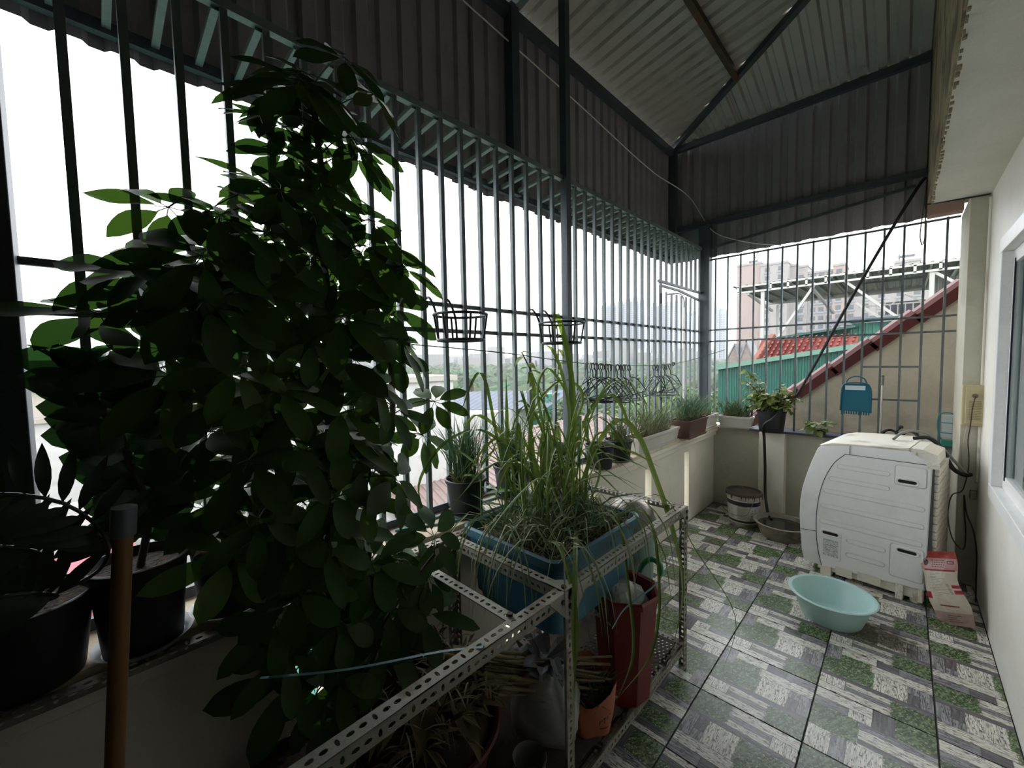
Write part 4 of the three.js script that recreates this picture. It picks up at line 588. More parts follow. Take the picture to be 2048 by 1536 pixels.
// ---------------------------------------------------------------- hung on the end grille
{
  const blue = mat(0x187991, { transmission: 0.35, thickness: 0, roughness: 0.4 }), blueD = mat(0x0e5e73, { transmission: 0.2, thickness: 0, roughness: 0.4 });
  const d = thing('dustpan', 'translucent blue dustpan hooked on the end grille', 'dustpan', [1.175, 1.09, 0.012]);
  obj(d, 'pan', nb().extrude([[-0.105, 0], [0.1, -0.012], [0.09, 0.22], [0.07, 0.24], [-0.075, 0.24], [-0.09, 0.22]], 0.006, T(0, 0, 0.004)).done(), blue);
  obj(d, 'rim', nb().tube([V(-0.105, 0, 0.01), V(-0.092, 0.21, 0.03), V(-0.07, 0.242, 0.045), V(0.068, 0.242, 0.045), V(0.092, 0.21, 0.03), V(0.1, -0.01, 0.01)], 0.006, 40, 6).done(), blueD);
  obj(d, 'handle', nb().tube([V(-0.07, 0.245, 0.03), V(-0.05, 0.285, 0.025), V(0, 0.305, 0.02), V(0.05, 0.285, 0.025), V(0.07, 0.245, 0.03)], 0.006, 30, 6).done(), blueD);
  obj(d, 'sticker', nb().box(-0.075, 0.06, 0.185, 0.222, 0.011, 0.0125).done(), mat(0xcfe0e4, { roughness: 0.5 }));
  seedTo(4); for (let i = 0; i < 12; i++) obj(d, 'comb_tooth', nb().box(-0.1 + i * 0.0165, -0.09 + i * 0.0165, -0.03 - rr(0, 0.006), 0.004, 0.006, 0.012).done(), blueD);
  const m = thing('mop_pole', 'shiny metal mop pole leaning upright against the end grille', 'pole', [1.338, 0.9, 0.03]);
  const chrome = mat(0xc8c4ba, { roughness: 0.25, metalness: 0.8 });
  obj(m, 'tube', nb().rod(V(0, -0.044, 0), V(0.004, 0.42, -0.01), 0.008, 12).done(), chrome); obj(m, 'grip', nb().rod(V(0.004, 0.42, -0.01), V(0.005, 0.49, -0.012), 0.0105, 12).lathe([[0, 0], [0.012, 0.004], [0.012, 0.016], [0, 0.02]], 12, 0.005, 0.488, -0.012).done(), mat(0x77716a, { roughness: 0.4 }));
  const r = thing('soap_rack', 'small teal plastic rack with white packs behind the washing machine', 'rack', [1.722, 0.856, 0.03]);
  obj(r, 'frame', nb().tube([V(-0.035, 0.25, 0), V(0.036, 0.25, 0), V(0.036, 0.05, 0), V(-0.025, 0.05, 0)], 0.005, 40, 6, true, false).bar(V(-0.03, 0.18, 0), V(0.035, 0.18, 0), 0.005).bar(V(-0.03, 0.1, 0), V(0.035, 0.1, 0), 0.005).done(), mat(0x1d7d86, { roughness: 0.5 }));
  obj(r, 'tray', nb().rbox(-0.03, 0.036, 0.0, 0.05, -0.01, 0.045, 0.006).done(), mat(0x1f7a6c, { roughness: 0.5 })); obj(r, 'pack', nb().rbox(-0.024, 0.034, 0.06, 0.24, -0.02, -0.004, 0.004).done(), mat(0xb9c4c4, { roughness: 0.5 }));
  const coil = (x, z, a, label) => { const c = nb(); for (let k = 0; k < 3; k++) c.tube([0, 1, 2, 3, 4, 5, 6, 7].map((i) => V(x + a * Math.cos(i * 0.785) * (1 - k * 0.12), 0.905 + a * 0.75 * Math.sin(i * 0.785) + k * 0.003, z + 0.012 * Math.sin(i * 2 + k) + k * 0.008)), 0.008, 30, 6, true); solo('hose_coil', label, 'hose', c.done(), blackRubber); };
  coil(1.4, -0.03 + 0.06, 0.052, 'black coiled hose beside the metal mop pole'); coil(1.52, 0.04, 0.05, 'black coiled hose behind the arched grey hose');
  solo('clamp_knob', 'round black knob sticking up from the hose coil', 'knob', nb().lathe([[0, 0], [0.012, 0.002], [0.016, 0.012], [0.012, 0.024], [0, 0.026]], 14, 1.465, 0.965, 0.03).rod(V(1.435, 0.935, 0.03), V(1.463, 0.97, 0.03), 0.006).done(), blackRubber);
  // black water hose from the roof to the basin
  solo('water_hose', 'long black hose slanting from the roof across the end grille into the basin', 'hose', nb().tube([V(1.55, 2.96, 0.03), V(1.53, 2.93, 0.05), V(1.414, 2.704, 0.045), V(1.118, 2.058, 0.04), V(0.848, 1.427, 0.045), V(0.737, 1.19, 0.06), V(0.66, 1.08, 0.2), V(0.6, 1.0, 0.265), V(0.53, 0.93, 0.265), V(0.52, 0.8, 0.2), V(0.518, 0.521, 0.14), V(0.53, 0.23, 0.16), V(0.6, 0.11, 0.36), V(0.64, 0.1, 0.45)], 0.0125, 140, 8).done(), blackRubber);
  solo('rope_loop', 'thin loop of rope dangling at the edge of the gable sheets', 'rope', nb().tube([V(1.56, 2.95, 0.02), V(1.545, 2.7, 0.03), V(1.535, 2.5, 0.03), V(1.55, 2.44, 0.03), V(1.562, 2.52, 0.03), V(1.56, 2.7, 0.02)], 0.004, 50, 5).done(), mat(0x6a6048, { roughness: 0.9 }));
}
// white wire stretched under the roof
solo('tie_wire', 'pale wire strung from the sheet-metal wall across to the end grille', 'wire', nb().tube([V(-0.44, 3.697, 3.04), V(-0.43, 3.6, 1.9), V(-0.4, 3.46, 0.6), V(-0.27, 3.34, 0.02), V(-0.05, 2.95, 0.0), V(0.05, 2.86, 0.0), V(0.35, 2.72, -0.01), V(0.59, 2.65, -0.015)], 0.0048, 100, 6).done(), mat(0xe2e0d8, { roughness: 0.6 }));
// ---------------------------------------------------------------- slotted-angle rack
const angleSteel = mat(0xffffff, { map: mottle(0x9f9b8f, 0x8c887b, { f: 14, stain: 0x655445, cut: 0.56, amount: 0.75, grain: 22, size: 512 }), roughness: 0.6, metalness: 0.1 });
const bolt = mat(0x3a322c, { roughness: 0.6, metalness: 0.3 });
function flange(L, w = 0.04, t = 0.002, pitch = 0.0265) {
  const s = new THREE.Shape(); s.moveTo(0, 0); s.lineTo(L, 0); s.lineTo(L, w); s.lineTo(0, w);
  for (let k = 0, x = 0.02; x < L - 0.015; k++, x += pitch) { const p = new THREE.Path(), lg = k % 3 === 2 ? [0.0048, 0.0098] : [0.0092, 0.0062]; p.absellipse(x, w * 0.55, lg[0], lg[1], 0, Math.PI * 2, true); const q = p.getPoints(4); const h = new THREE.Path(q); s.holes.push(h); }
  return new THREE.ExtrudeGeometry(s, { depth: t, bevelEnabled: false, curveSegments: 4 });
}
// angle from a along direction d; first flange spreads towards u, second towards v
function angle(b, a, d, L, u, v, w) { for (const [p, q] of [[u, v], [v, u]]) { const m = new THREE.Matrix4().makeBasis(d, p, q); m.setPosition(a); b.put(flange(L, w), m); } return b; }
const RX0 = 0.07, RX1 = 0.706, RZ0 = 2.62, RZ1 = 5.2, RY = 0.844;
{
  const r = thing('slotted_angle_rack', 'grey slotted steel angle rack standing along the parapet', 'rack');
  const nx = V(-1, 0, 0), ny = V(0, -1, 0), nz = V(0, 0, -1);
  obj(r, 'top_rail', boxUV(angle(nb(), V(RX1, RY, RZ0), AZ, RZ1 - RZ0, nx, ny).done()), angleSteel);
  obj(r, 'top_rail', boxUV(angle(nb(), V(RX0, RY, RZ0), AZ, RZ1 - RZ0, AX, ny).done()), angleSteel);
  obj(r, 'cross_rail', boxUV(angle(nb(), V(RX0, RY - 0.002, RZ0), AX, RX1 - RX0, AZ, ny).done()), angleSteel);
  obj(r, 'cross_rail', boxUV(angle(nb(), V(RX0, RY - 0.002, 3.645), AX, RX1 - RX0, nz, ny).done()), angleSteel);
  obj(r, 'cross_rail', boxUV(angle(nb(), V(RX0, RY - 0.002, 3.83), AX, RX1 - RX0, AZ, ny).done()), angleSteel);
  for (const [x, z, u, v] of [[RX1, RZ0, nx, AZ], [RX0, RZ0, AX, AZ], [RX1, 3.6, nx, AZ], [RX0, 3.6, AX, AZ], [RX1, RZ1, nx, nz], [RX0, RZ1, AX, nz]]) obj(r, 'leg', boxUV(angle(nb(), V(x, 0, z), AY, RY - 0.003, u, v).done()), angleSteel);
  const gusset = (m) => obj(r, 'gusset', nb().extrude([[0, 0], [0.1, 0], [0, 0.1]], 0.002, m).done(), angleSteel);
  gusset(new THREE.Matrix4().makeBasis(nx, nz, ny).setPosition(RX1, RY + 0.003, 3.645)); gusset(new THREE.Matrix4().makeBasis(AZ, ny, AX).setPosition(RX1 + 0.001, RY, 3.63)); gusset(new THREE.Matrix4().makeBasis(nz, ny, AX).setPosition(RX1 + 0.001, RY, 3.6)); gusset(new THREE.Matrix4().makeBasis(AZ, ny, AX).setPosition(RX1 + 0.001, RY, RZ0));
  for (const [x, y, z] of [[RX1 + 0.004, 0.82, 3.62], [RX1 + 0.004, 0.79, 3.62], [RX1 + 0.004, 0.82, 3.66], [RX1 + 0.004, 0.82, 2.64], [RX1 + 0.004, 0.79, 2.64], [0.69, RY + 0.006, 3.63], [0.66, RY + 0.006, 3.85]]) obj(r, 'bolt', new THREE.CylinderGeometry(0.009, 0.009, 0.008, 6).rotateZ(y > RY ? 0 : Math.PI / 2).translate(x, y, z), bolt);
  // perforated bottom shelf
  const shelfMat = mat(0xffffff, { map: mottle(0x554b41, 0x41382f, { f: 12, stain: 0x211c17, cut: 0.5, amount: 0.7, grain: 26, size: 512 }), roughness: 0.85 });
  const s = new THREE.Shape(); s.moveTo(RX0, RZ0 + 0.04); s.lineTo(RX1 - 0.006, RZ0 + 0.04); s.lineTo(RX1 - 0.006, 5.15); s.lineTo(RX0, 5.15);
  for (let i = 0; i < 16; i++) for (let j = 0; j < 16; j++) { const p = new THREE.Path(), cx = RX1 - 0.03 - i * 0.022 - (j % 2) * 0.011, cz = RZ0 + 0.07 + j * 0.022; p.absellipse(cx, cz, 0.0055, 0.007, 0, 6.2832, true); s.holes.push(new THREE.Path(p.getPoints(3))); }
  obj(r, 'shelf', boxUV(nb().put(new THREE.ExtrudeGeometry(s, { depth: 0.003, bevelEnabled: false }), new THREE.Matrix4().makeRotationX(Math.PI / 2).setPosition(0, 0.133, 0)).done()), shelfMat);
  obj(r, 'shelf_rail', boxUV(angle(nb(), V(RX1 - 0.003, 0.133, RZ0), AZ, RZ1 - RZ0, nx, ny).done()), angleSteel); obj(r, 'shelf_rail', boxUV(angle(nb(), V(RX0, 0.13, RZ0 + 0.005), AX, RX1 - RX0, AZ, ny).done()), angleSteel);
}
// hollow tapered trough: outer top size, bottom size, height, wall
function trough(w, d, wb, db, h, t, rimw, rimh) {
  const s = new Soup(), R = (a, b, y) => [V(-a / 2, y, -b / 2), V(a / 2, y, -b / 2), V(a / 2, y, b / 2), V(-a / 2, y, b / 2)], ring = (p, q) => { for (let i = 0; i < 4; i++) s.quad(p[i], p[(i + 1) % 4], q[(i + 1) % 4], q[i]); };
  const b0 = R(wb, db, 0), b1 = R(w, d, h - rimh), r0 = R(w + rimw * 2, d + rimw * 2, h - rimh), r1 = R(w + rimw * 2, d + rimw * 2, h), i1 = R(w - t * 2, d - t * 2, h), i0 = R(wb - t * 2, db - t * 2, t);
  ring(b0, b1); ring(b1, r0); ring(r0, r1); ring(r1, i1); ring(i1, i0); s.quad(...b0); s.quad(...i0); return boxUV(s.done());
}
const soil = mat(0xffffff, { map: mottle(0x3c2f24, 0x261d17, { f: 14, stain: 0x645642, cut: 0.58, amount: 0.6, grain: 30, size: 512 }), roughness: 1, bumpMap: bumpNoise(24), bumpScale: 0.01 });
function mound(w, d, h, n = 10, round = false) { const g = new THREE.PlaneGeometry(w, d, n, n).rotateX(-Math.PI / 2), p = g.attributes.position; for (let i = 0; i < p.count; i++) { const x = p.getX(i), z = p.getZ(i); let k = fbm(x * 14 + 5, z * 14 + 9, 3); p.setY(i, h * (k - 0.3)); } g.computeVertexNormals(); return boxUV(g); }
function litter(n, w, d, y, len, wd, lift = 0.02) { const s = new Soup(); for (let i = 0; i < n; i++) { const a = rr(0, 6.3), L = len * rr(0.4, 1.2), p = V(rr(-w, w) / 2, y + rr(0, lift), rr(-d, d) / 2), q = V(Math.cos(a) * L, rr(-0.2, 0.35) * L, Math.sin(a) * L); blade(s, [p, p.clone().addScaledVector(q, 0.5).add(V(0, L * 0.15, 0)), p.clone().add(q)], wd * rr(0.5, 1.4), { n: 3 }); } return s.done(); }
// upright tufts of thin tubular leaves
function tuft(n, rx, rz, y, h, lean, wd, droop = 0.3) { const s = new Soup(); for (let i = 0; i < n; i++) { const a = rr(0, 6.3), k = Math.sqrt(rnd()), p = V(Math.cos(a) * k * rx, y, Math.sin(a) * k * rz), L = h * rr(0.5, 1.1), d = V(rr(-1, 1) * lean, 1, rr(-1, 1) * lean).normalize(), e = p.clone().addScaledVector(d, L).add(V(d.x, -droop * rnd(), d.z).multiplyScalar(L * 0.4)); blade(s, [p, p.clone().addScaledVector(d, L * 0.55), e], wd * rr(0.7, 1.2), { n: 4 }); } return s.done(); }
const dryStraw = mat(0x8a7955, { roughness: 0.9, transmission: 0.2, thickness: 0 }), dryBrown = mat(0x5a4932, { roughness: 0.95 }), dryPale = mat(0x938a6f, { roughness: 0.9, transmission: 0.2, thickness: 0 });
const chive = mat(0x587a55, { roughness: 0.5, transmission: 0.25, thickness: 0 }), grassGreen = mat(0x567032, { roughness: 0.55, transmission: 0.35, thickness: 0 }), grassPale = mat(0x8a9668, { roughness: 0.6, transmission: 0.3, thickness: 0 }), grassDull = mat(0x747f58, { roughness: 0.6, transmission: 0.3, thickness: 0 });
const potBlack = mat(0xffffff, { map: mottle(0x1e2123, 0x16191b, { f: 6, grain: 10 }), roughness: 0.55 });
{ // blue tub of grass in the rack frame
  seedTo(101);
  const t = thing('planting_tub', 'blue rectangular tub of dry grass set in the rack frame', 'planter', [0.366, 0.575, 3.27]);
  const blue = mat(0xffffff, { map: mottle(0x376d80, 0x2d6072, { f: 6, stain: 0x394342, cut: 0.58, amount: 0.5, grain: 12, size: 512 }), roughness: 0.45 });
  const Rr = (w, d, y, r) => { const p = []; for (const [cx, cz, a0] of [[w / 2 - r, d / 2 - r, 0], [-w / 2 + r, d / 2 - r, 1], [-w / 2 + r, -d / 2 + r, 2], [w / 2 - r, -d / 2 + r, 3]]) for (let i = 0; i <= 5; i++) { const a = (a0 + i / 5) * Math.PI / 2; p.push(V(cx + r * Math.cos(a), y, cz + r * Math.sin(a))); } return p; };
  const s = new Soup(), rings = [Rr(0.44, 0.54, -0.0, 0.06), Rr(0.505, 0.605, 0.27, 0.05), Rr(0.53, 0.63, 0.272, 0.05), Rr(0.535, 0.635, 0.305, 0.05), Rr(0.515, 0.615, 0.31, 0.045), Rr(0.495, 0.595, 0.306, 0.045), Rr(0.46, 0.56, 0.03, 0.05)];
  for (let k = 0; k + 1 < rings.length; k++) for (let i = 0; i < 24; i++) { const j = (i + 1) % 24; s.quad(rings[k][i], rings[k][j], rings[k + 1][j], rings[k + 1][i]); }
  for (let i = 1; i < 23; i++) s.tri(rings[0][0], rings[0][i], rings[0][i + 1]);
  obj(t, 'tub', toCreasedNormals(boxUV(s.done()), 0.6), blue);
  const so = obj(t, 'soil', mound(0.48, 0.58, 0.03, 16), soil); so.position.y = 0.265;
  const l1 = obj(t, 'straw_litter', litter(700, 0.46, 0.56, 0.27, 0.06, 0.004, 0.03), dryPale, 'stuff'), l2 = obj(t, 'straw_litter', litter(400, 0.46, 0.56, 0.27, 0.05, 0.006, 0.02), dryBrown, 'stuff');
  obj(t, 'grass_tuft', tuft(260, 0.2, 0.26, 0.27, 0.2, 0.9, 0.0045, 0.5), grassDull, 'stuff'); obj(t, 'grass_tuft', tuft(150, 0.22, 0.27, 0.27, 0.28, 1.1, 0.006, 0.9), chive, 'stuff');
  { const s2 = new Soup(); for (let i = 0; i < 110; i++) { const a = rr(-0.4, 2.6), p = V(rr(-0.1, 0.24), 0.28, rr(-0.25, 0.3)), L = rr(0.16, 0.34), d = V(Math.cos(a), 0, Math.sin(a)); blade(s2, [p, p.clone().addScaledVector(d, L * 0.45).add(V(0, 0.12, 0)), p.clone().addScaledVector(d, L * 0.85).add(V(0, 0.02, 0)), p.clone().addScaledVector(d, L).add(V(0, -rr(0.08, 0.28), 0))], rr(0.004, 0.008), { n: 8 }); } obj(t, 'trailing_grass', s2.done(), grassPale, 'stuff'); }
}
{ // inverted steel bowl, strap, pail with a green handle
  const b = thing('steel_bowl', 'upturned stainless steel bowl at the far end of the rack', 'bowl', [0.47, 0.757, 2.76]);
  obj(b, 'bowl', nb().lathe([[0.125, 0], [0.13, 0.003], [0.122, 0.012], [0.108, 0.055], [0.078, 0.095], [0.04, 0.108], [0, 0.11], [0, 0.105], [0.04, 0.102], [0.074, 0.09], [0.103, 0.052], [0.117, 0.01]], 40).done(), mat(0x9a938c, { metalness: 0.85, roughness: 0.38 }));
  const k = thing('watering_pail', 'pale green pail with a green handle behind the red bin', 'pail', [0.47, 0.134, 2.76]);
  obj(k, 'bucket', nb().lathe([[0, 0], [0.09, 0], [0.125, 0.615], [0.13, 0.62], [0.126, 0.623], [0.12, 0.615], [0.086, 0.01], [0, 0.01]], 32).done(), mat(0x81978e, { roughness: 0.5 }));
  obj(k, 'handle', nb().tube([V(0.1, 0.42, 0.1), V(0.125, 0.47, 0.1), V(0.16, 0.495, 0.09), V(0.19, 0.47, 0.075), V(0.19, 0.42, 0.07)], 0.013, 24, 8).done(), mat(0x237a48, { roughness: 0.4 }));
  const strap = mat(0x4b7e86, { roughness: 0.45 });
  const ss = new Soup(); blade(ss, [V(0.72, 0.6, 3.38), V(0.7, 0.605, 3.25), V(0.74, 0.64, 3.05), V(0.74, 0.7, 2.9), V(0.72, 0.83, 2.66)], 0.014, { n: 20, side: V(0.2, 1, 0), shape: () => 1 }); solo('packing_strap', 'teal packing strap looping over the red bin to the rack', 'strap', ss.done(), strap);
  const s3 = new Soup(); blade(s3, [V(0.3, 0.79, 4.4), V(0.45, 0.8, 4.24), V(0.6, 0.82, 4.05), V(0.7, 0.85, 3.99)], 0.016, { n: 12, side: V(0.3, 0.2, 0.5).normalize(), shape: () => 1 }); solo('packing_strap', 'teal packing strap lying across the near rack bay', 'strap', s3.done(), strap);
  const s4 = nb().tube([V(-0.1, 0.858, 3.75), V(-0.09, 0.858, 3.4), V(-0.06, 0.858, 3.1), V(0.02, 0.858, 3.0), V(0.03, 0.858, 3.3), V(0.0, 0.858, 3.55), V(-0.07, 0.858, 3.7), V(-0.11, 0.858, 3.78)], 0.006, 80, 6); solo('garden_hose', 'thin teal hose lying on the ledge around the chive pots', 'hose', s4.done(), mat(0x56868d, { roughness: 0.5 }));
}
{ // red octagonal bin
  const b = thing('waste_bin', 'dark red octagonal plastic bin stuffed with clear bags', 'bin', [0.615, 0.134, 3.1], 0.2), seg = 8;
  const red = mat(0xffffff, { map: mottle(0x7b211e, 0x6a1a16, { f: 5, stain: 0x491714, cut: 0.58, amount: 0.5, grain: 8 }), roughness: 0.42 });
  obj(b, 'shell', nb().put(toCreasedNormals(new THREE.LatheGeometry([[0, 0], [0.108, 0], [0.142, 0.44], [0.156, 0.442], [0.158, 0.462], [0.148, 0.468], [0.138, 0.46], [0.104, 0.01], [0, 0.01]].map((p) => new THREE.Vector2(...p)), seg), 0.3)).done(), red);
  seedTo(55); const g = new THREE.IcosahedronGeometry(0.11, 4), p = g.attributes.position; for (let i = 0; i < p.count; i++) { const v = V(p.getX(i), p.getY(i), p.getZ(i)), k = 0.8 + 0.5 * fbm(v.x * 30 + 9, v.y * 26 + v.z * 30 + 40, 3); p.setXYZ(i, v.x * k, v.y * k * 0.8, v.z * k); } g.computeVertexNormals();
  const cp = obj(b, 'crumpled_bag', g, mat(0xc9c6be, { roughness: 0.25, transmission: 0.3, thickness: 0 })); cp.position.set(-0.02, 0.39, 0.01);
  const tw = nb(); for (let i = 0; i < 9; i++) tw.rod(V(rr(-0.08, 0.08), 0.3, rr(-0.08, 0.08)), V(rr(-0.1, 0.1), rr(0.46, 0.52), rr(-0.1, 0.1)), 0.004, 5, 0.002); obj(b, 'twig_litter', tw.done(), dryBrown, 'stuff');
}
function sack(w, h, d, seed) { // a slumped soft bag standing on y = 0
  const g = new THREE.SphereGeometry(0.5, 36, 24), p = g.attributes.position; for (let i = 0; i < p.count; i++) { let x = p.getX(i) * 2, y = p.getY(i) * 2, z = p.getZ(i) * 2; const q = (k) => Math.sign(k) * Math.pow(Math.abs(k), 0.6), n = fbm(x * 3 + seed, y * 3 + z * 3 + seed * 2, 4) - 0.5; x = q(x) + n * 0.25; z = q(z) + n * 0.25; y = q(y); const t = 1 - 0.35 * Math.max(0, y); p.setXYZ(i, x * w / 2 * t, (y + 1) * h / 2, z * d / 2 * t); } g.computeVertexNormals(); return g;
}
{ // under the rack
  const ws = thing('plastic_sack', 'crumpled white plastic sack slumped behind the rack leg', 'sack', [0.5, 0.134, 3.5], 0.5);
  obj(ws, 'bag', sack(0.26, 0.3, 0.24, 3), mat(0x9e9e99, { roughness: 0.4, bumpMap: bumpNoise(7), bumpScale: 0.012 }));
  seedTo(12); const cr = new Soup(); for (let i = 0; i < 22; i++) { const a = rr(0, 6.3); blade(cr, [V(0, 0.26, 0), V(Math.cos(a) * 0.07, 0.3 + rr(0, 0.05), Math.sin(a) * 0.07), V(Math.cos(a) * 0.13, 0.29 + rr(-0.02, 0.08), Math.sin(a) * 0.13)], rr(0.03, 0.06), { n: 4 }); } obj(ws, 'gathered_neck', cr.done(), mat(0x6f7070, { roughness: 0.3, transmission: 0.2, thickness: 0 }));
  const ob = thing('carrier_bag', 'orange carrier bag of greens beside the red bin', 'bag', [0.585, 0.134, 3.335], 0.3);
  const c = document.createElement('canvas'); c.width = 256; c.height = 128; const x = c.getContext('2d'); x.fillStyle = '#b5694c'; x.fillRect(0, 0, 256, 128); x.fillStyle = '#4a2412'; for (const [u, v, w, h] of [[88, 74, 6, 16], [98, 70, 5, 8], [106, 66, 14, 5], [112, 70, 5, 16], [126, 62, 6, 14], [138, 60, 14, 5], [150, 92, 40, 4], [90, 100, 50, 4]]) x.fillRect(u, v, w, h); const ot = new THREE.CanvasTexture(c); ot.colorSpace = THREE.SRGBColorSpace; ot.wrapS = ot.wrapT = THREE.RepeatWrapping; ot.repeat.set(3, 1);
  const og = (() => { const g = new THREE.CylinderGeometry(0.115, 0.09, 0.17, 30, 8, true), p = g.attributes.position; for (let i = 0; i < p.count; i++) { const a = Math.atan2(p.getZ(i), p.getX(i)), y = p.getY(i), n = 1 + 0.14 * (fbm(a * 3 + 10, y * 12 + 4, 3) - 0.5) + 0.05 * Math.sin(a * 5); p.setXYZ(i, p.getX(i) * n, y + (y > 0.05 ? 0.03 * Math.sin(a * 3 + 1) : 0), p.getZ(i) * n); } g.computeVertexNormals(); g.translate(0, 0.086, 0); return g; })();
  obj(ob, 'bag', og, mat(0xffffff, { map: ot, roughness: 0.4 })); obj(ob, 'bag_base', new THREE.CircleGeometry(0.09, 24).rotateX(-Math.PI / 2).translate(0, 0.003, 0), mat(0x9c5840, { roughness: 0.5 }));
  obj(ob, 'greens', tuft(220, 0.08, 0.08, 0.08, 0.14, 0.7, 0.004, 0.6), mat(0x5f6f52, { roughness: 0.7 }), 'stuff');
  // bundle of dry stalks leaning across
  seedTo(66); for (let i = 0; i < 34; i++) { const o = V(rr(-0.05, 0.05), rr(-0.06, 0.1), rr(-0.03, 0.03)), a = V(0.38, 0.5, 3.84).add(o), b = V(0.6, 0.25, 3.25).add(V(rr(-0.05, 0.06), rr(-0.09, 0.08) + o.y * 0.6, rr(-0.04, 0.06))); const m = solo('dry_stalk', 'tan dry stalk in the leaning bundle above the orange bag', 'stalk', nb().rod(a, b, rr(0.0035, 0.008), 6, rr(0.003, 0.006)).done(), i % 3 ? dryStraw : dryBrown, 'bundle of dry stalks under the rack'); }
  // reddish tub heaped with dead plants
  const rt = thing('round_tub', 'dull red round tub heaped with dead plants under the rack', 'tub', [0.33, 0.134, 3.93]);
  obj(rt, 'tub', nb().lathe(basinProfile(0.235, 0.18, 0.24, 0.014), 48).done(), mat(0xffffff, { map: mottle(0x622c27, 0x54231f, { f: 6, grain: 10 }), roughness: 0.5 }));
  const hp = obj(rt, 'soil', (() => { const g = new THREE.SphereGeometry(0.22, 28, 12, 0, 6.2832, 0, Math.PI / 2), p = g.attributes.position; for (let i = 0; i < p.count; i++) { const k = 0.85 + 0.4 * fbm(p.getX(i) * 16 + 3, p.getZ(i) * 16 + 8, 3); p.setXYZ(i, p.getX(i), p.getY(i) * k * 0.7, p.getZ(i)); } g.computeVertexNormals(); return boxUV(g); })(), soil); hp.position.y = 0.18;
  seedTo(71); const dl = obj(rt, 'dead_leaf_litter', litter(500, 0.36, 0.36, 0.3, 0.12, 0.014, 0.08), dryBrown, 'stuff'), dl2 = obj(rt, 'dead_leaf_litter', litter(200, 0.34, 0.34, 0.3, 0.14, 0.005, 0.12), dryPale, 'stuff'); for (let i = 0; i < 8; i++) { const m = obj(rt, 'dead_leaf', leafGeo(rr(0.12, 0.2), rr(0.05, 0.08), { fold: 0.8, wave: 0.2, droop: 0.6 }), dryBrown); m.position.set(rr(-0.12, 0.2), rr(0.32, 0.42), rr(-0.1, 0.15)); m.rotation.set(rr(-0.6, 0.2), rr(0, 6), rr(-0.8, 0.8)); }
  const j = thing('clear_jar', 'cloudy round plastic jar beside the white sack', 'jar', [0.58, 0.134, 3.69]);
  obj(j, 'jar', nb().lathe([[0, 0], [0.05, 0], [0.055, 0.01], [0.056, 0.09], [0.06, 0.095], [0.058, 0.1], [0.052, 0.09], [0.05, 0.012], [0, 0.008]], 32).done(), mat(0x9c9c98, { roughness: 0.3, transmission: 0.5, thickness: 0 }));
  // painted pipe in the near bay
  const pp = thing('painted_pipe', 'orange-brown painted pipe with a grey collar leaning by the parapet', 'pipe');
  const top = V(0.3, 1.245, 4.632), bot = V(0.24, 0.0, 4.73);
  obj(pp, 'tube', nb().rod(bot, top, 0.0165, 18).done(), mat(0xffffff, { map: mottle(0x7a5327, 0x6d4820, { f: 6, stain: 0xa0927a, cut: 0.66, amount: 0.8, grain: 10 }), roughness: 0.55 }));
  const d = top.clone().sub(bot).normalize(); obj(pp, 'collar', nb().rod(top.clone().addScaledVector(d, -0.005), top.clone().addScaledVector(d, 0.055), 0.021, 18).done(), mat(0x555b5e, { roughness: 0.5 }));
}
// ---------------------------------------------------------------- planters and pots on the ledges
const LEDGE = 0.853;
{
  const white = mat(0xffffff, { map: mottle(0xcdc9bf, 0xbdb8ac, { f: 6, stain: 0x8f877a, cut: 0.58, amount: 0.5, grain: 12, size: 512 }), roughness: 0.55 });
  const brown = mat(0xffffff, { map: mottle(0x5e4039, 0x4e352e, { f: 6, stain: 0x756258, cut: 0.6, amount: 0.5, grain: 12 }), roughness: 0.55 });
  const tro = (name, label, x, y, z, w, d, h, m) => {
    const t = thing(name, label, 'planter', [x, y, z]); obj(t, 'trough', trough(w, d, w - 0.03, d - 0.03, h, 0.006, 0.006, 0.022), m); obj(t, 'foot_rim', trough(w - 0.01, d - 0.01, w - 0.016, d - 0.016, 0.018, 0.006, 0.004, 0.006), m);
    const so = obj(t, 'soil', mound(w - 0.014, d - 0.014, 0.02, 10), soil); so.position.y = h - 0.03; return t;
  };
  seedTo(201);
  const grass = (t, w, d, y, n, h, m1, m2) => { obj(t, 'grass_tuft', tuft(n, w, d, y, h, 0.45, 0.004, 0.5), m1, 'stuff'); obj(t, 'dry_tuft', tuft(n / 2, w, d, y, h * 0.45, 0.9, 0.004, 0.5), m2, 'stuff'); };
  const t1 = tro('trough_planter', 'white plastic trough planter next to the black pots', -0.025, LEDGE, 1.45, 0.15, 0.75, 0.125, white); grass(t1, 0.06, 0.33, 0.1, 330, 0.3, grassDull, dryStraw);
  const t2 = tro('trough_planter', 'white plastic trough planter tucked into the parapet corner', -0.025, LEDGE, 0.28, 0.15, 0.5, 0.135, white); grass(t2, 0.06, 0.2, 0.11, 200, 0.24, chive, dryStraw);
  const t3 = tro('trough_planter', 'brown plastic planter of spring onions resting over the ledge', 0.03, LEDGE + 0.002, 0.8, 0.19, 0.44, 0.165, brown); grass(t3, 0.08, 0.2, 0.14, 320, 0.3, chive, dryStraw);
  const t4 = tro('trough_planter', 'white plastic trough planter on the end wall beside the leafy pot', 0.22, LEDGE - 0.01, 0.005, 0.3, 0.14, 0.125, white); obj(t4, 'grass_tuft', tuft(260, 0.14, 0.06, 0.1, 0.26, 0.6, 0.004, 0.6), mat(0x4a5f30, { roughness: 0.6 }), 'stuff'); obj(t4, 'dry_tuft', tuft(160, 0.14, 0.06, 0.1, 0.12, 1, 0.004, 0.6), dryStraw, 'stuff');
}
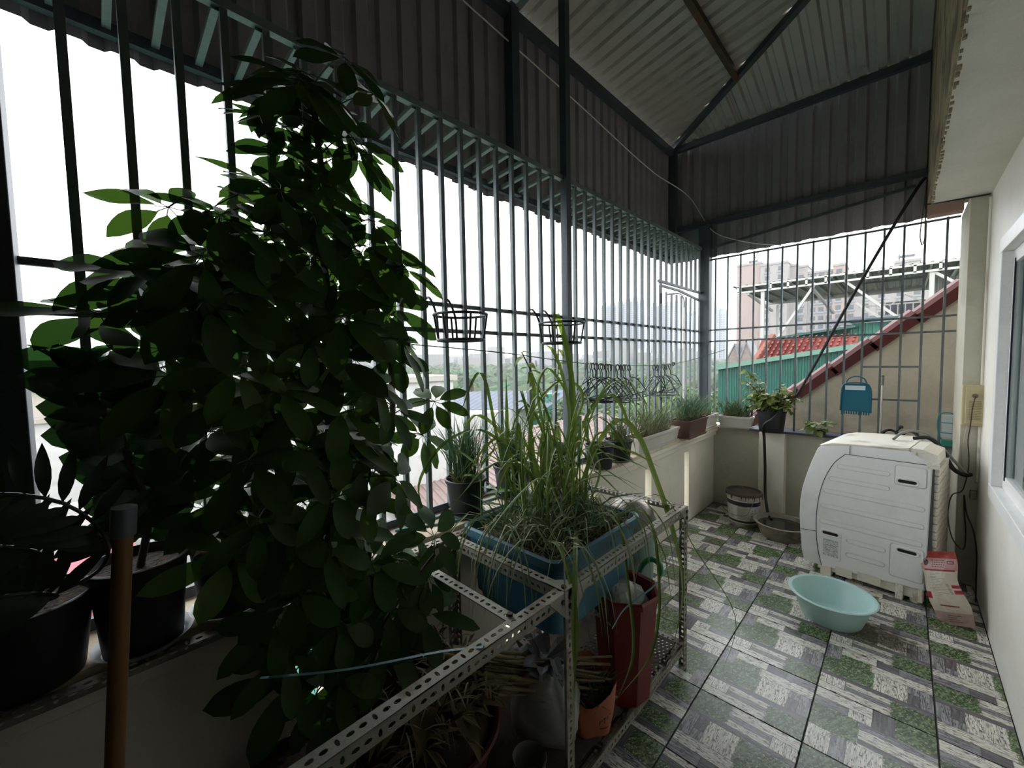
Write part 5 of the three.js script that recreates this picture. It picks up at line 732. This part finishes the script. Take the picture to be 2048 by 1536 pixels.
function roundPot(rt, rb, h, o = {}) { const b = nb().lathe([[0, 0], [rb, 0], [rb + 0.002, 0.004], [rt - 0.006, h - 0.02], [rt, h - 0.018], [rt + 0.003, h - 0.002], [rt, h], [rt - 0.005, h], [rt - 0.011, h - 0.02], [rt - 0.014, h - 0.03], [0, h - 0.03]], 36); if (o.ribs) for (let i = 1; i < 7; i++) { const y = h * (0.5 + i * 0.065), r = mix(rb, rt - 0.006, y / h) + 0.001; b.put(new THREE.TorusGeometry(r, 0.0015, 4, 36).rotateX(Math.PI / 2), T(0, y, 0)); } return b.done(); }
function saucer(r) { return nb().lathe([[0, 0], [r * 0.85, 0], [r, 0.018], [r + 0.004, 0.02], [r - 0.004, 0.018], [r * 0.84, 0.004], [0, 0.004]], 36).done(); }
{
  seedTo(220);
  const pot = (name, label, x, z, rt, rb, h, y = LEDGE, sauc = true) => { const t = thing(name, label, 'plant pot', [x, y + (sauc ? 0.0 : 0), z]); if (sauc) obj(t, 'saucer', saucer(rb + 0.018), mat(0x5b6468, { roughness: 0.6 })); const p = obj(t, 'pot', roundPot(rt, rb, h, { ribs: true }), potBlack); if (sauc) p.position.y = 0.005; const so = obj(t, 'soil', new THREE.CircleGeometry(rt - 0.014, 24).rotateX(-Math.PI / 2).translate(0, h - 0.022, 0), soil); return t; };
  const tops = (t, h, n, r, H, m, dry = true) => { obj(t, 'chive_tuft', tuft(n, r, r, h - 0.025, H, 0.3, 0.0045, 0.35), m, 'stuff'); if (dry) obj(t, 'dry_tuft', tuft(n * 0.5, r, r, h - 0.025, H * 0.28, 0.8, 0.004, 0.6), dryStraw, 'stuff'); };
  const p1 = pot('chive_pot', 'black ribbed pot of chives with a dry seed head, teal hose around it', -0.035, 3.44, 0.098, 0.07, 0.175); tops(p1, 0.18, 240, 0.06, 0.34, chive);
  obj(p1, 'seed_head', nb().rod(V(-0.02, 0.16, 0.03), V(-0.05, 0.42, 0.05), 0.0015, 5).put(new THREE.IcosahedronGeometry(0.009, 1), T(-0.05, 0.425, 0.05)).done(), dryBrown);
  const p2 = pot('chive_pot', 'black pot of yellowing spring onions against the bars', -0.05, 3.1, 0.105, 0.08, 0.17); tops(p2, 0.175, 220, 0.07, 0.3, chive);
  const p3 = pot('herb_pot', 'tall black pot holding a sparse yellow-green sapling', -0.055, 2.73, 0.095, 0.075, 0.215);
  const p4 = pot('herb_pot', 'black pot with reddish soil next to the white trough', 0.0, 2.3, 0.1, 0.078, 0.16, LEDGE, false); obj(p4, 'stump', nb().rod(V(0.02, 0.13, 0), V(0.03, 0.18, 0.01), 0.012, 8).done(), dryBrown);
  const p5 = pot('herb_pot', 'black pot of dry grass touching the end of the white trough', 0.0, 2.05, 0.1, 0.078, 0.15); tops(p5, 0.15, 170, 0.07, 0.2, grassDull);
  // sapling in p3
  const sap = mat(0x819732, { roughness: 0.5, transmission: 0.45, thickness: 0 }), sapStem = mat(0x49412c, { roughness: 0.8 });
  const stems = [[[0, 0.19, 0], [0.02, 0.45, 0.1], [0.05, 0.62, 0.22], [0.08, 0.78, 0.36]], [[0, 0.19, 0], [0.01, 0.5, -0.02], [0.02, 0.72, -0.03], [0.02, 0.95, -0.02]], [[0, 0.19, 0], [0.03, 0.36, 0.12], [0.06, 0.5, 0.3]]];
  stems.forEach((s) => obj(p3, 'stem', nb().tube(s.map((q) => V(...q)), 0.0035, 20, 6).done(), sapStem));
  const lg = leafGeo(0.085, 0.036, { droop: 0.35 }), lg2 = leafGeo(0.065, 0.028, { droop: 0.2 });
  stems.forEach((s, k) => { const c = new THREE.CatmullRomCurve3(s.map((q) => V(...q))); for (let i = 0; i < (k === 2 ? 14 : 15); i++) { const t = k === 2 ? 0.35 + 0.65 * i / 13 : 0.4 + 0.6 * i / 14, p = c.getPoint(t), m = obj(p3, 'leaf', i % 2 ? lg : lg2, sap); m.position.copy(p); m.rotation.set(rr(-0.5, 0.5), i * 2.4 + rr(-0.4, 0.4), rr(-0.3, 0.3)); m.scale.setScalar(k === 2 ? 1.15 : 0.9); } });
}
{ // leafy herb pot on the end wall
  seedTo(240);
  const t = thing('herb_pot', 'black pot of bushy light green herb on the end wall pilaster', 'plant pot', [0.56, 0.858, 0.12]);
  obj(t, 'pot', roundPot(0.125, 0.1, 0.2), potBlack); obj(t, 'soil', new THREE.CircleGeometry(0.11, 24).rotateX(-Math.PI / 2).translate(0, 0.178, 0), soil);
  const m1 = mat(0x88974b, { roughness: 0.6, transmission: 0.35, thickness: 0 }), m2 = mat(0x71833c, { roughness: 0.6, transmission: 0.35, thickness: 0 }), g1 = leafGeo(0.075, 0.05, { fold: 0.3, droop: 0.35, n: 5 }), g2 = leafGeo(0.056, 0.038, { fold: 0.3, droop: 0.25, n: 5 }), st = mat(0x56562e, { roughness: 0.8 });
  for (let k = 0; k < 26; k++) {
    const a = rr(0, 6.3), e = rr(0.05, 1.2), L = rr(0.14, 0.34), d = V(Math.cos(a) * Math.cos(e) * 1.0, Math.sin(e), Math.sin(a) * Math.cos(e) * 0.6); let end = V(0, 0.18, 0).addScaledVector(d, L); if (k < 4) end = V(-0.16 - 0.06 * (k % 2), 0.42 + 0.06 * k, 0.02); end.x = Math.max(end.x, -0.3);
    const c = new THREE.CatmullRomCurve3([V(rr(-0.04, 0.04), 0.17, rr(-0.04, 0.04)), end.clone().multiplyScalar(0.55).add(V(0, 0.12, 0)), end]); obj(t, 'stem', nb().put(new THREE.TubeGeometry(c, 8, 0.003, 5)).done(), st);
    for (let i = 0; i < 11; i++) { const m = obj(t, 'leaf', rnd() < 0.5 ? g1 : g2, rnd() < 0.6 ? m1 : m2); m.position.copy(c.getPoint(0.3 + 0.7 * i / 10)); m.rotation.set(rr(-0.5, 0.6), rr(0, 6.3), rr(-0.4, 0.4)); m.scale.setScalar(rr(0.8, 1.3)); }
  }
  const fl = mat(0xb0aec0, { roughness: 0.8 }); for (let k = 0; k < 5; k++) { const x = [-0.22, -0.12, -0.05, 0.03, 0.1][k], y = [0.52, 0.5, 0.46, 0.4, 0.42][k]; const b = nb().rod(V(x * 0.6, 0.3, 0), V(x, y, 0.02), 0.0015, 5); for (let i = 0; i < 12; i++) b.put(new THREE.IcosahedronGeometry(0.006, 0), T(x + rr(-0.006, 0.006) - 0.4 * x * (1 - i / 12) * 0.5, y - i * 0.014, 0.02 + rr(-0.006, 0.006))); obj(t, 'flower_spike', b.done(), fl, 'stuff'); }
  const u = thing('herb_plant', 'small green plant drooping over the end wall ledge behind the washing machine', 'plant', [0.93, 0.857, 0.035]); obj(u, 'pot', roundPot(0.045, 0.035, 0.05), potBlack);
  for (let i = 0; i < 30; i++) { const a = rr(0, 6.3), r = rr(0.02, 0.09), m = obj(u, 'leaf', g2, m2); m.position.set(Math.cos(a) * r - 0.01, 0.05 + rr(-0.02, 0.07), 0.02 + Math.abs(Math.sin(a)) * r * 0.7); m.rotation.set(rr(-0.2, 0.9), a + 1.5, rr(-0.4, 0.4)); m.scale.setScalar(rr(0.9, 1.4)); }
}
// ---------------------------------------------------------------- wire line, hangers, wire pot holders on the bars
{
  const wire = mat(0x4d5558, { roughness: 0.5, metalness: 0.3 }), bw = mat(0x1c1e20, { roughness: 0.5 });
  const line = [V(-0.12, 1.672, 3.68), V(-0.12, 1.635, 3.11), V(-0.12, 1.56, 2.29), V(-0.118, 1.53, 1.6), V(-0.12, 1.528, 0.8), V(-0.1, 1.57, 0.3), V(0.1, 1.66, -0.005)];
  solo('clothes_line', 'thin wire clothes line stretched along the bars', 'wire', nb().tube(line, 0.003, 80, 5).done(), wire);
  solo('wire_ring', 'small black ring holding the clothes line to a bar', 'ring', new THREE.TorusGeometry(0.016, 0.005, 6, 16).rotateY(1.2).translate(-0.122, 1.53, 0.79), bw);
  const lc = new THREE.CatmullRomCurve3(line);
  const hangerGeo = (w, h, bend) => nb().tube([V(0, -0.045, -0.012), V(0, -0.03, -0.02), V(0, -0.012, -0.019), V(0, 0.001, -0.008), V(0, 0.001, 0.006), V(0, -0.012, 0.017), V(0, -0.03, 0.014), V(0, -0.055, 0.0), V(0, -0.095, 0)], 0.0042, 26, 5).tube([V(0, -0.095, 0), V(bend, -0.115, 0.05), V(bend, -0.15, w * 0.5), V(0, -h + 0.03, w * 0.92), V(0, -h + 0.008, w), V(0, -h, w * 0.9), V(-bend, -h - 0.006, 0), V(0, -h, -w * 0.9), V(0, -h + 0.008, -w), V(0, -h + 0.03, -w * 0.92), V(bend, -0.15, -w * 0.5), V(bend, -0.115, -0.05), V(0, -0.095, 0)], 0.0042, 70, 5).rod(V(0.003, -0.075, 0.002), V(-0.003, -0.1, -0.002), 0.004, 6).done();
  const kinds = [hangerGeo(0.2, 0.25, 0.01), hangerGeo(0.21, 0.27, -0.012), hangerGeo(0.19, 0.24, 0.02)], mats = [mat(0x3a4143, { roughness: 0.5, metalness: 0.2 }), mat(0x7a8384, { roughness: 0.45, metalness: 0.2 }), mat(0x272c2b, { roughness: 0.5 })];
  seedTo(300);
  const at = (z) => { let lo = 0, hi = 1; for (let i = 0; i < 40; i++) { const m = (lo + hi) / 2; if (lc.getPoint(m).z > z) lo = m; else hi = m; } return lc.getPoint(lo); };
  const zs = []; for (let i = 0; i < 15; i++) zs.push([2.3 - i * 0.042 + rr(-0.012, 0.012), 0]); for (let i = 0; i < 9; i++) zs.push([1.26 - i * 0.042 + rr(-0.012, 0.012), 1]);
  zs.forEach(([z, g], i) => { const p = at(z), m = solo('wire_hanger', g ? 'bent wire clothes hanger in the smaller clump by the corner post' : 'bent wire clothes hanger in the larger clump on the line', 'hanger', kinds[i % 3], mats[Math.floor(rnd() * 3)], g ? 'smaller clump of hangers' : 'larger clump of hangers'); m.position.set(p.x + 0.02, p.y + 0.003, p.z); m.rotation.set(rr(-0.16, 0.16), (rnd() < 0.5 ? 1 : -1) * rr(0.05, 0.42), rr(-0.1, 0.1)); });
  const holder = (label, z0, z1) => {
    const t = thing('pot_holder', label, 'pot holder', [0, 0, 0]), zc = (z0 + z1) / 2, r = Math.abs(z0 - z1) / 2, xc = -0.1 + r, rb = r * 0.85, ring = (rad, y, tb) => nb().put(new THREE.TorusGeometry(rad, tb, 6, 40).rotateX(Math.PI / 2), T(xc, y, zc)).done();
    obj(t, 'ring', ring(r, 1.8, 0.0065), bw); obj(t, 'ring', ring(rb, 1.686, 0.0075), bw);
    for (let k = 0; k < 6; k++) { const a = k * Math.PI / 3 + 0.3; obj(t, 'strut', nb().rod(V(xc + r * Math.cos(a), 1.8, zc + r * Math.sin(a)), V(xc + rb * Math.cos(a), 1.686, zc + rb * Math.sin(a)), 0.0052, 6).done(), bw); }
    for (const s of [-0.45, 0.45]) { const zz = zc + s * r, xx = xc - r * 0.89; obj(t, 'hook', nb().tube([V(xx + 0.01, 1.686, zz), V(xx, 1.8, zz), V(-0.125, 1.875, zz), V(-0.15, 1.895, zz), V(-0.18, 1.88, zz), V(-0.185, 1.84, zz)], 0.006, 30, 6).done(), bw); }
    obj(t, 'base_wire', nb().rod(V(xc - rb, 1.686, zc), V(xc + rb, 1.686, zc), 0.0028, 6).rod(V(xc, 1.686, zc - rb), V(xc, 1.686, zc + rb), 0.0028, 6).done(), bw);
  };
  holder('empty black wire pot holder hooked on the rail beside the big tree', 3.37, 3.61); holder('empty black wire pot holder hooked on the rail by the slim post', 2.62, 2.88);
}
// ---------------------------------------------------------------- tall lemongrass in the blue tub
{
  const t = thing('lemongrass', 'tall arching lemongrass clump growing from the blue tub', 'plant'), lm = [0x789137, 0x668332, 0x839944].map((h) => mat(h, { roughness: 0.5, transmission: 0.4, thickness: 0 }));
  const K = [
  [[0.360, 0.85, 3.160], [0.360, 1.280, 3.092], [0.360, 1.633, 3.145], [0.360, 1.791, 3.227], [0.370, 1.740, 3.262]],
  [[0.220, 0.87, 3.430], [0.200, 1.190, 3.389], [0.200, 1.548, 3.385]],
  [[0.300, 0.85, 3.216], [0.300, 1.225, 3.243], [0.300, 1.479, 3.289], [0.300, 1.555, 3.217], [0.320, 1.458, 3.121], [0.340, 1.299, 3.063]],
  [[0.280, 0.85, 3.228], [0.280, 1.190, 3.324], [0.280, 1.456, 3.290], [0.280, 1.536, 3.315], [0.280, 1.481, 3.333]],
  [[0.300, 0.85, 3.355], [0.280, 1.164, 3.422], [0.220, 1.303, 3.553], [0.200, 1.275, 3.732], [0.200, 1.148, 3.849], [0.200, 1.043, 3.838]],
  [[0.360, 0.85, 3.100], [0.400, 1.148, 2.984], [0.450, 1.286, 2.832], [0.500, 1.198, 2.745], [0.560, 0.988, 2.684], [0.640, 0.727, 2.657], [0.725, 0.466, 2.720], [0.76, 0.277, 2.940]],
  [[0.360, 0.85, 3.179], [0.380, 1.169, 3.122], [0.400, 1.390, 2.959], [0.420, 1.407, 2.852], [0.460, 1.247, 2.758], [0.500, 1.069, 2.745]],
  [[0.420, 0.85, 3.063], [0.600, 0.93, 3.147], [0.74, 0.70, 3.290], [0.79, 0.511, 3.358], [0.8, 0.430, 3.496]],
  [[0.420, 0.852, 3.433], [0.62, 0.92, 3.55], [0.735, 0.75, 3.627], [0.745, 0.520, 3.663]],
  [[0.450, 0.85, 3.227], [0.660, 0.920, 3.52], [0.75, 0.777, 3.66], [0.76, 0.525, 3.671]],
  [[0.500, 0.86, 2.98], [0.64, 0.93, 2.8], [0.75, 0.64, 2.638], [0.850, 0.145, 2.306], [0.860, 0.01, 2.601]],
  [[0.340, 0.85, 3.030], [0.340, 1.164, 3.126], [0.340, 1.415, 2.998], [0.330, 1.494, 3.126], [0.300, 1.411, 3.274], [0.280, 1.284, 3.355]],
  [[0.500, 0.86, 3.062], [0.680, 0.92, 3.032], [0.78, 0.64, 3.111], [0.8, 0.461, 3.220], [0.81, 0.454, 3.496]],
  [[0.250, 0.85, 3.334], [0.240, 1.210, 3.471], [0.220, 1.543, 3.557], [0.200, 1.358, 3.664]],
  [[0.300, 0.85, 3.139], [0.300, 1.047, 3.172], [0.300, 1.269, 3.049], [0.300, 1.635, 3.179], [0.300, 1.656, 3.335]],
  [[0.380, 0.85, 3.045], [0.380, 1.030, 2.908], [0.380, 1.275, 3.038], [0.360, 1.473, 2.669], [0.360, 1.233, 2.236]]];
  const W = [0.026, 0.017, 0.016, 0.018, 0.013, 0.03, 0.02, 0.013, 0.018, 0.016, 0.006, 0.018, 0.012, 0.014, 0.017, 0.013];
  seedTo(400); const side = V(0.72, 0, -0.69);
  K.forEach((k, i) => { const s = new Soup(); blade(s, k.map((q) => V(...q)), W[i], { n: 22, side: side.clone().applyAxisAngle(AY, rr(-0.5, 0.5)) }); obj(t, 'leaf_blade', s.done(), lm[i % 3]); });
  for (let i = 0; i < 72; i++) { const s = new Soup(), p = V(rr(0.2, 0.46), 0.85, rr(3.02, 3.42)), a = rr(0, 6.3), L = rr(0.3, 0.75), d = V(Math.cos(a), 0, Math.sin(a) * 1.2), up = rr(0.55, 1), out = rr(0.1, 0.45); let e = p.clone().addScaledVector(d, out).add(V(0, L * 0.55 * up, 0)); if (e.x < 0) e.x = rr(0.02, 0.1); blade(s, [p, p.clone().addScaledVector(d, out * 0.25).add(V(0, L * 0.6, 0)), p.clone().addScaledVector(d, out * 0.6).add(V(0, L * 0.9 * up, 0)), e], rr(0.008, 0.017), { n: 12 }); obj(t, 'leaf_blade', s.done(), lm[Math.floor(rnd() * 3)]); }
  for (let i = 0; i < 12; i++) obj(t, 'stem', nb().rod(V(rr(0.26, 0.42), 0.84, rr(3.05, 3.35)), V(rr(0.26, 0.42), rr(1.0, 1.12), rr(3.05, 3.35)), 0.006, 6, 0.004).done(), dryPale);
  // broad young leaves among the chive pots
  const y = thing('young_turmeric', 'young plant with broad bright green leaves rising in front of the chive pots', 'plant', [0.1, LEDGE, 3.46]), ym = mat(0x688b30, { roughness: 0.5, transmission: 0.45, thickness: 0 }), yg = leafGeo(0.17, 0.045, { droop: 0.15, fold: 0.5, pow: 0.9 });
  obj(y, 'stem', nb().tube([V(0, 0, 0), V(0.01, 0.12, 0.01), V(0.0, 0.24, 0.0)], 0.005, 12, 6).done(), ym);
  [[0.12, 2.6, -0.2, 1], [0.2, 0.3, -0.5, 0.9], [0.24, -0.6, -0.9, 0.9], [0.08, 3.3, 0.15, 0.9], [0.16, 1.4, -0.3, 0.8], [0.25, 1.9, -1.0, 0.8]].forEach(([h, a, tilt, sc]) => { const m = obj(y, 'leaf', yg, ym); m.position.set(0, h, 0); m.rotation.order = 'YXZ'; m.rotation.set(tilt, a, 0); m.scale.setScalar(sc); });
}
// ---------------------------------------------------------------- big umbrella tree (compound leaves of seven leaflets)
const bark = mat(0xffffff, { map: mottle(0x4f4639, 0x3f372d, { f: 8, stain: 0x6a6051, cut: 0.6, amount: 0.6, grain: 16 }), roughness: 0.85 });
const leafGreens = [0x2f4b19, 0x294417, 0x3a561b].map((h) => mat(h, { roughness: 0.55, specularIntensity: 0.5, transmission: 0.3, thickness: 0 }));
function compoundLeaf(n, L, W) {
  const b = nb(); for (let i = 0; i < n; i++) { const a = (i - (n - 1) / 2) * (n > 6 ? 0.82 : 0.95) + rr(-0.08, 0.08), l = L * (1 - 0.28 * Math.abs(i - (n - 1) / 2) / n * 2) * rr(0.9, 1.1), g = leafGeo(l, W * rr(0.85, 1.1), { droop: rr(0.02, 0.16), fold: 0.16, skew: 1.2, pow: 0.62, phase: i, wave: 0.04 }), st = 0.026; const m = new THREE.Matrix4().makeRotationY(a).multiply(new THREE.Matrix4().makeRotationX(rr(0.0, 0.35))).multiply(T(0, 0, st)); b.put(g, m); const q = V(0, 0, 0), e = V(0, 0, st + 0.004).applyMatrix4(new THREE.Matrix4().makeRotationY(a).multiply(new THREE.Matrix4().makeRotationX(0.3))); b.rod(q, e, 0.0012, 4); } return b.done();
}
{
  seedTo(500);
  const kinds = [compoundLeaf(7, 0.16, 0.062), compoundLeaf(6, 0.165, 0.068), compoundLeaf(8, 0.15, 0.056), compoundLeaf(7, 0.14, 0.058), compoundLeaf(5, 0.155, 0.064)];
  const t = thing('umbrella_tree', 'tall dark umbrella tree with palmate glossy leaves against the bars', 'tree');
  const stems = [[[0.22, 0.37, 4.12], [0.2, 0.6, 4.1], [0.14, 1.029, 4.004], [0.1, 1.395, 3.89], [0.1, 1.73, 3.92], [0.1, 2.12, 4.09], [0.1, 2.46, 4.13]], [[0.24, 0.37, 4.16], [0.2, 0.7, 4.22], [0.16, 1.181, 4.286], [0.16, 1.635, 4.33], [0.16, 1.99, 4.43]], [[0.23, 0.37, 4.14], [0.24, 0.9, 4.2], [0.2, 1.3, 4.17], [0.14, 1.75, 4.12], [0.12, 2.2, 4.16]], [[0.2, 0.6, 4.1], [0.3, 0.8, 4.02], [0.36, 0.95, 3.9]]];
  stems.forEach((s, i) => obj(t, 'stem', nb().tube(s.map((q) => V(...q)), i === 3 ? 0.006 : 0.011, 50, 8).done(), bark));
  const poly = [[4.175, 2.523], [4.1, 2.545], [3.969, 2.494], [3.889, 2.408], [3.952, 2.248], [4.021, 2.112], [3.854, 2.044], [3.839, 1.9], [3.802, 1.753], [3.851, 1.6], [3.86, 1.45], [3.86, 1.3], [3.95, 1.2], [4.028, 1.108], [4.034, 0.99], [3.9, 1.0], [3.84, 0.84], [3.9, 0.6], [4.057, 0.463], [4.257, 0.46], [4.351, 0.544], [4.426, 0.834], [4.5, 1.068], [4.56, 1.261], [4.6, 1.5], [4.63, 1.7], [4.625, 1.79], [4.577, 1.87], [4.543, 2.0], [4.441, 2.06], [4.362, 2.07], [4.331, 2.27], [4.317, 2.426]];
  const cen = [4.2, 1.5], inside = (z, y) => { let c = false; for (let i = 0, j = poly.length - 1; i < poly.length; j = i++) { const [zi, yi] = poly[i], [zj, yj] = poly[j]; if ((yi > y) !== (yj > y) && z < (zj - zi) * (y - yi) / (yj - yi) + zi) c = !c; } return c; };
  const samples = []; stems.forEach((s) => { const c = new THREE.CatmullRomCurve3(s.map((q) => V(...q))); for (let i = 4; i <= 60; i++) samples.push(c.getPoint(i / 60)); });
  const spots = []; let guard = 0;
  while (spots.length < 160 && guard++ < 60000) { const z = rr(3.78, 4.75), y = rr(0.42, 2.5), x = rr(y < 1.05 ? 0.14 : -0.03, 0.34); const zz = z, yy = y; if (!inside(zz, yy)) continue; let ok = true; for (let k = 0; k < 8; k++) ok = ok && inside(z + 0.075 * Math.cos(k * 0.785), y + 0.06 * Math.sin(k * 0.785)); if (!ok || (y < 1.05 && rnd() < 0.55)) continue; const p = V(x, y, z); if (spots.some((q) => q.distanceTo(p) < 0.098)) continue; spots.push(p); }
  // single leaves standing clear of the crown
  [[0.1, 1.43, 3.7], [0.1, 1.3, 3.76], [0.08, 2.46, 4.12], [0.08, 2.42, 4.24], [0.1, 2.0, 4.5], [0.1, 1.72, 4.64], [0.12, 1.83, 4.58], [0.3, 0.98, 3.86], [0.32, 0.86, 3.9], [0.34, 0.76, 3.94]].forEach((p) => spots.push(V(...p)));
  const pet = nb();
  spots.forEach((p, i) => {
    let best = samples[0], bd = 9; for (const s of samples) { const d = s.distanceTo(p) + Math.max(0, s.y - p.y + 0.02) * 0.6; if (d < bd) { bd = d; best = s; } }
    const dir = p.clone().sub(best), hor = V(dir.x, 0, dir.z); if (hor.length() < 0.02) hor.set(rr(-1, 1), 0, rr(-1, 1)); hor.normalize();
    pet.put(new THREE.TubeGeometry(new THREE.QuadraticBezierCurve3(best, best.clone().lerp(p, 0.55).add(V(0, 0.04, 0)), p), 6, 0.0022, 4));
    const m = obj(t, 'leaf', kinds[Math.floor(rnd() * 5)], leafGreens[Math.floor(rnd() * 3)]); m.position.copy(p);
    const nrm = V(rr(-0.35, 0.35), 1, rr(-0.35, 0.35)).addScaledVector(hor, rr(0.0, 0.7)).add(V(rr(0.4, 1.7), 0, rr(-0.3, 0.4))).normalize(), f = hor.clone().add(V(rr(-0.5, 0.5), 0, rr(-0.5, 0.5))); f.addScaledVector(nrm, -f.dot(nrm)).normalize(); const s = new THREE.Vector3().crossVectors(nrm, f);
    m.quaternion.setFromRotationMatrix(new THREE.Matrix4().makeBasis(s, nrm, f)); m.scale.setScalar(rr(0.78, 1.12));
  });
  obj(t, 'petiole', pet.done(), mat(0x3f4a26, { roughness: 0.7 }), 'stuff');
  const p = thing('plant_pot', 'large dark pot of the umbrella tree standing in the near rack bay', 'plant pot', [0.22, 0.134, 4.3]);
  p.position.set(0.24, 0.135, 4.35);
  obj(p, 'pot', roundPot(0.16, 0.12, 0.26), potBlack); obj(p, 'soil', new THREE.CircleGeometry(0.146, 28).rotateX(-Math.PI / 2).translate(0, 0.235, 0), soil);
  p.position.set(0.23, 0.135, 4.3);
}
// ---------------------------------------------------------------- broad-leaved plant, dark fronds, pots on the near ledge
{
  seedTo(600);
  const rb = thing('rubber_plant', 'upright plant with rounded overlapping glossy leaves next to the square post', 'plant', [0.02, LEDGE, 4.6]);
  obj(rb, 'pot', roundPot(0.105, 0.08, 0.235), potBlack); obj(rb, 'soil', new THREE.CircleGeometry(0.09, 24).rotateX(-Math.PI / 2).translate(0, 0.21, 0), soil); obj(rb, 'saucer', saucer(0.1), mat(0x8c9092, { roughness: 0.5 }));
  const st = [V(0, 0.2, 0), V(0.06, 0.36, -0.02), V(0.1, 0.48, 0.0), V(0.12, 0.6, 0.03), V(0.13, 0.72, 0.08)], c = new THREE.CatmullRomCurve3(st); obj(rb, 'stem', nb().tube(st, 0.009, 30, 8).done(), bark);
  const g = leafGeo(0.115, 0.074, { fold: 0.3, droop: 0.12, pow: 0.55, skew: 0.9 }), gm = [0x284720, 0x213e1a].map((h) => mat(h, { roughness: 0.35, transmission: 0.4, thickness: 0, clearcoat: 0.15 }));
  for (let i = 0; i < 30; i++) { const m = obj(rb, 'leaf', g, gm[i % 2]); m.position.copy(c.getPoint(0.15 + 0.85 * i / 29)).add(V(rr(-0.02, 0.03), 0, 0)); const f = V(rr(-0.25, 0.35), rr(0.15, 0.7), i % 2 ? 1 : -1).normalize(), n = V(1, rr(0.1, 0.5), rr(-0.3, 0.3)); n.addScaledVector(f, -n.dot(f)).normalize(); m.quaternion.setFromRotationMatrix(new THREE.Matrix4().makeBasis(new THREE.Vector3().crossVectors(n, f), n, f)); m.scale.setScalar(rr(0.85, 1.1)); }
  for (let i = 0; i < 5; i++) { const m = obj(rb, 'leaf', g, gm[i % 2]); m.position.copy(c.getPoint(1)); m.rotation.order = 'YXZ'; m.rotation.set(-0.9, i * 1.25, 0); m.scale.setScalar(0.85); }
  const zz = thing('zamioculcas', 'dark glossy plant with long feathered fronds in front of the square post', 'plant', [0.12, LEDGE, 4.72]);
  zz.position.set(0.0, LEDGE, 4.8); obj(zz, 'pot', roundPot(0.12, 0.09, 0.2), potBlack); obj(zz, 'soil', new THREE.CircleGeometry(0.105, 24).rotateX(-Math.PI / 2).translate(0, 0.175, 0), soil);
  const zg = leafGeo(0.125, 0.026, { fold: 0.3, droop: 0.15, pow: 0.8, n: 6 }), zm = mat(0x2d392a, { roughness: 0.38 });
  const fr = [[V(0, 0.18, 0), V(0.16, 0.28, -0.13), V(0.25, 0.38, -0.14), V(0.28, 0.47, -0.09), V(0.29, 0.51, -0.02), V(0.29, 0.52, 0.06)], [V(0, 0.18, 0), V(0.12, 0.3, -0.06), V(0.2, 0.38, -0.02), V(0.24, 0.42, 0.06)], [V(0, 0.18, 0), V(0.14, 0.24, -0.06), V(0.2, 0.29, 0.0), V(0.2, 0.29, 0.1)], [V(0, 0.18, 0), V(0.03, 0.3, -0.16), V(0.04, 0.4, -0.21), V(0.04, 0.52, -0.23)]];
  fr.forEach((p, k) => { const cv = new THREE.CatmullRomCurve3(p); const f = obj(zz, 'frond', nb().put(new THREE.TubeGeometry(cv, 20, 0.004, 6)).done(), zm); for (let i = 0; i < 22; i++) { const q = 0.32 + 0.68 * i / 21, m = obj(f, 'leaflet', zg, zm), d = cv.getTangent(q), face = V(1, 0.35, 0.1).normalize(), sd = new THREE.Vector3().crossVectors(d, face).normalize().multiplyScalar(i % 2 ? 1 : -1), dir = sd.addScaledVector(d, 0.6).normalize(), s = new THREE.Vector3().crossVectors(face, dir).normalize(), n = new THREE.Vector3().crossVectors(dir, s); m.position.copy(cv.getPoint(q)); m.quaternion.setFromRotationMatrix(new THREE.Matrix4().makeBasis(s, n, dir)); m.scale.setScalar(mix(1.05, 0.7, i / 21) * (k === 3 ? 0.6 : 1)); } });
  const b = thing('plant_pot', 'dark pot with a terracotta rim on a white saucer beside the rubber plant', 'plant pot', [0.0, LEDGE, 4.4]);
  obj(b, 'pot', roundPot(0.1, 0.078, 0.22), potBlack); obj(b, 'rim', new THREE.TorusGeometry(0.1, 0.006, 8, 36).rotateX(Math.PI / 2).translate(0, 0.215, 0), mat(0x7a4438, { roughness: 0.6 })); obj(b, 'saucer', saucer(0.1), mat(0xc4c6c8, { roughness: 0.5 })); obj(b, 'soil', new THREE.CircleGeometry(0.086, 24).rotateX(-Math.PI / 2).translate(0, 0.195, 0), soil);
  const lf = leafGeo(0.17, 0.07, { fold: 0.25, droop: 0.35 }); for (let i = 0; i < 9; i++) { const m = obj(b, 'leaf', lf, leafGreens[i % 3]); m.position.set(0.01, 0.2 + i * 0.025, 0); m.rotation.order = 'YXZ'; m.rotation.set(-rr(0.1, 0.9), i * 2.4, 0); } obj(b, 'stem', nb().rod(V(0, 0.19, 0), V(0.01, 0.46, 0), 0.006, 7).done(), bark);
}
renderer.render(scene, camera);
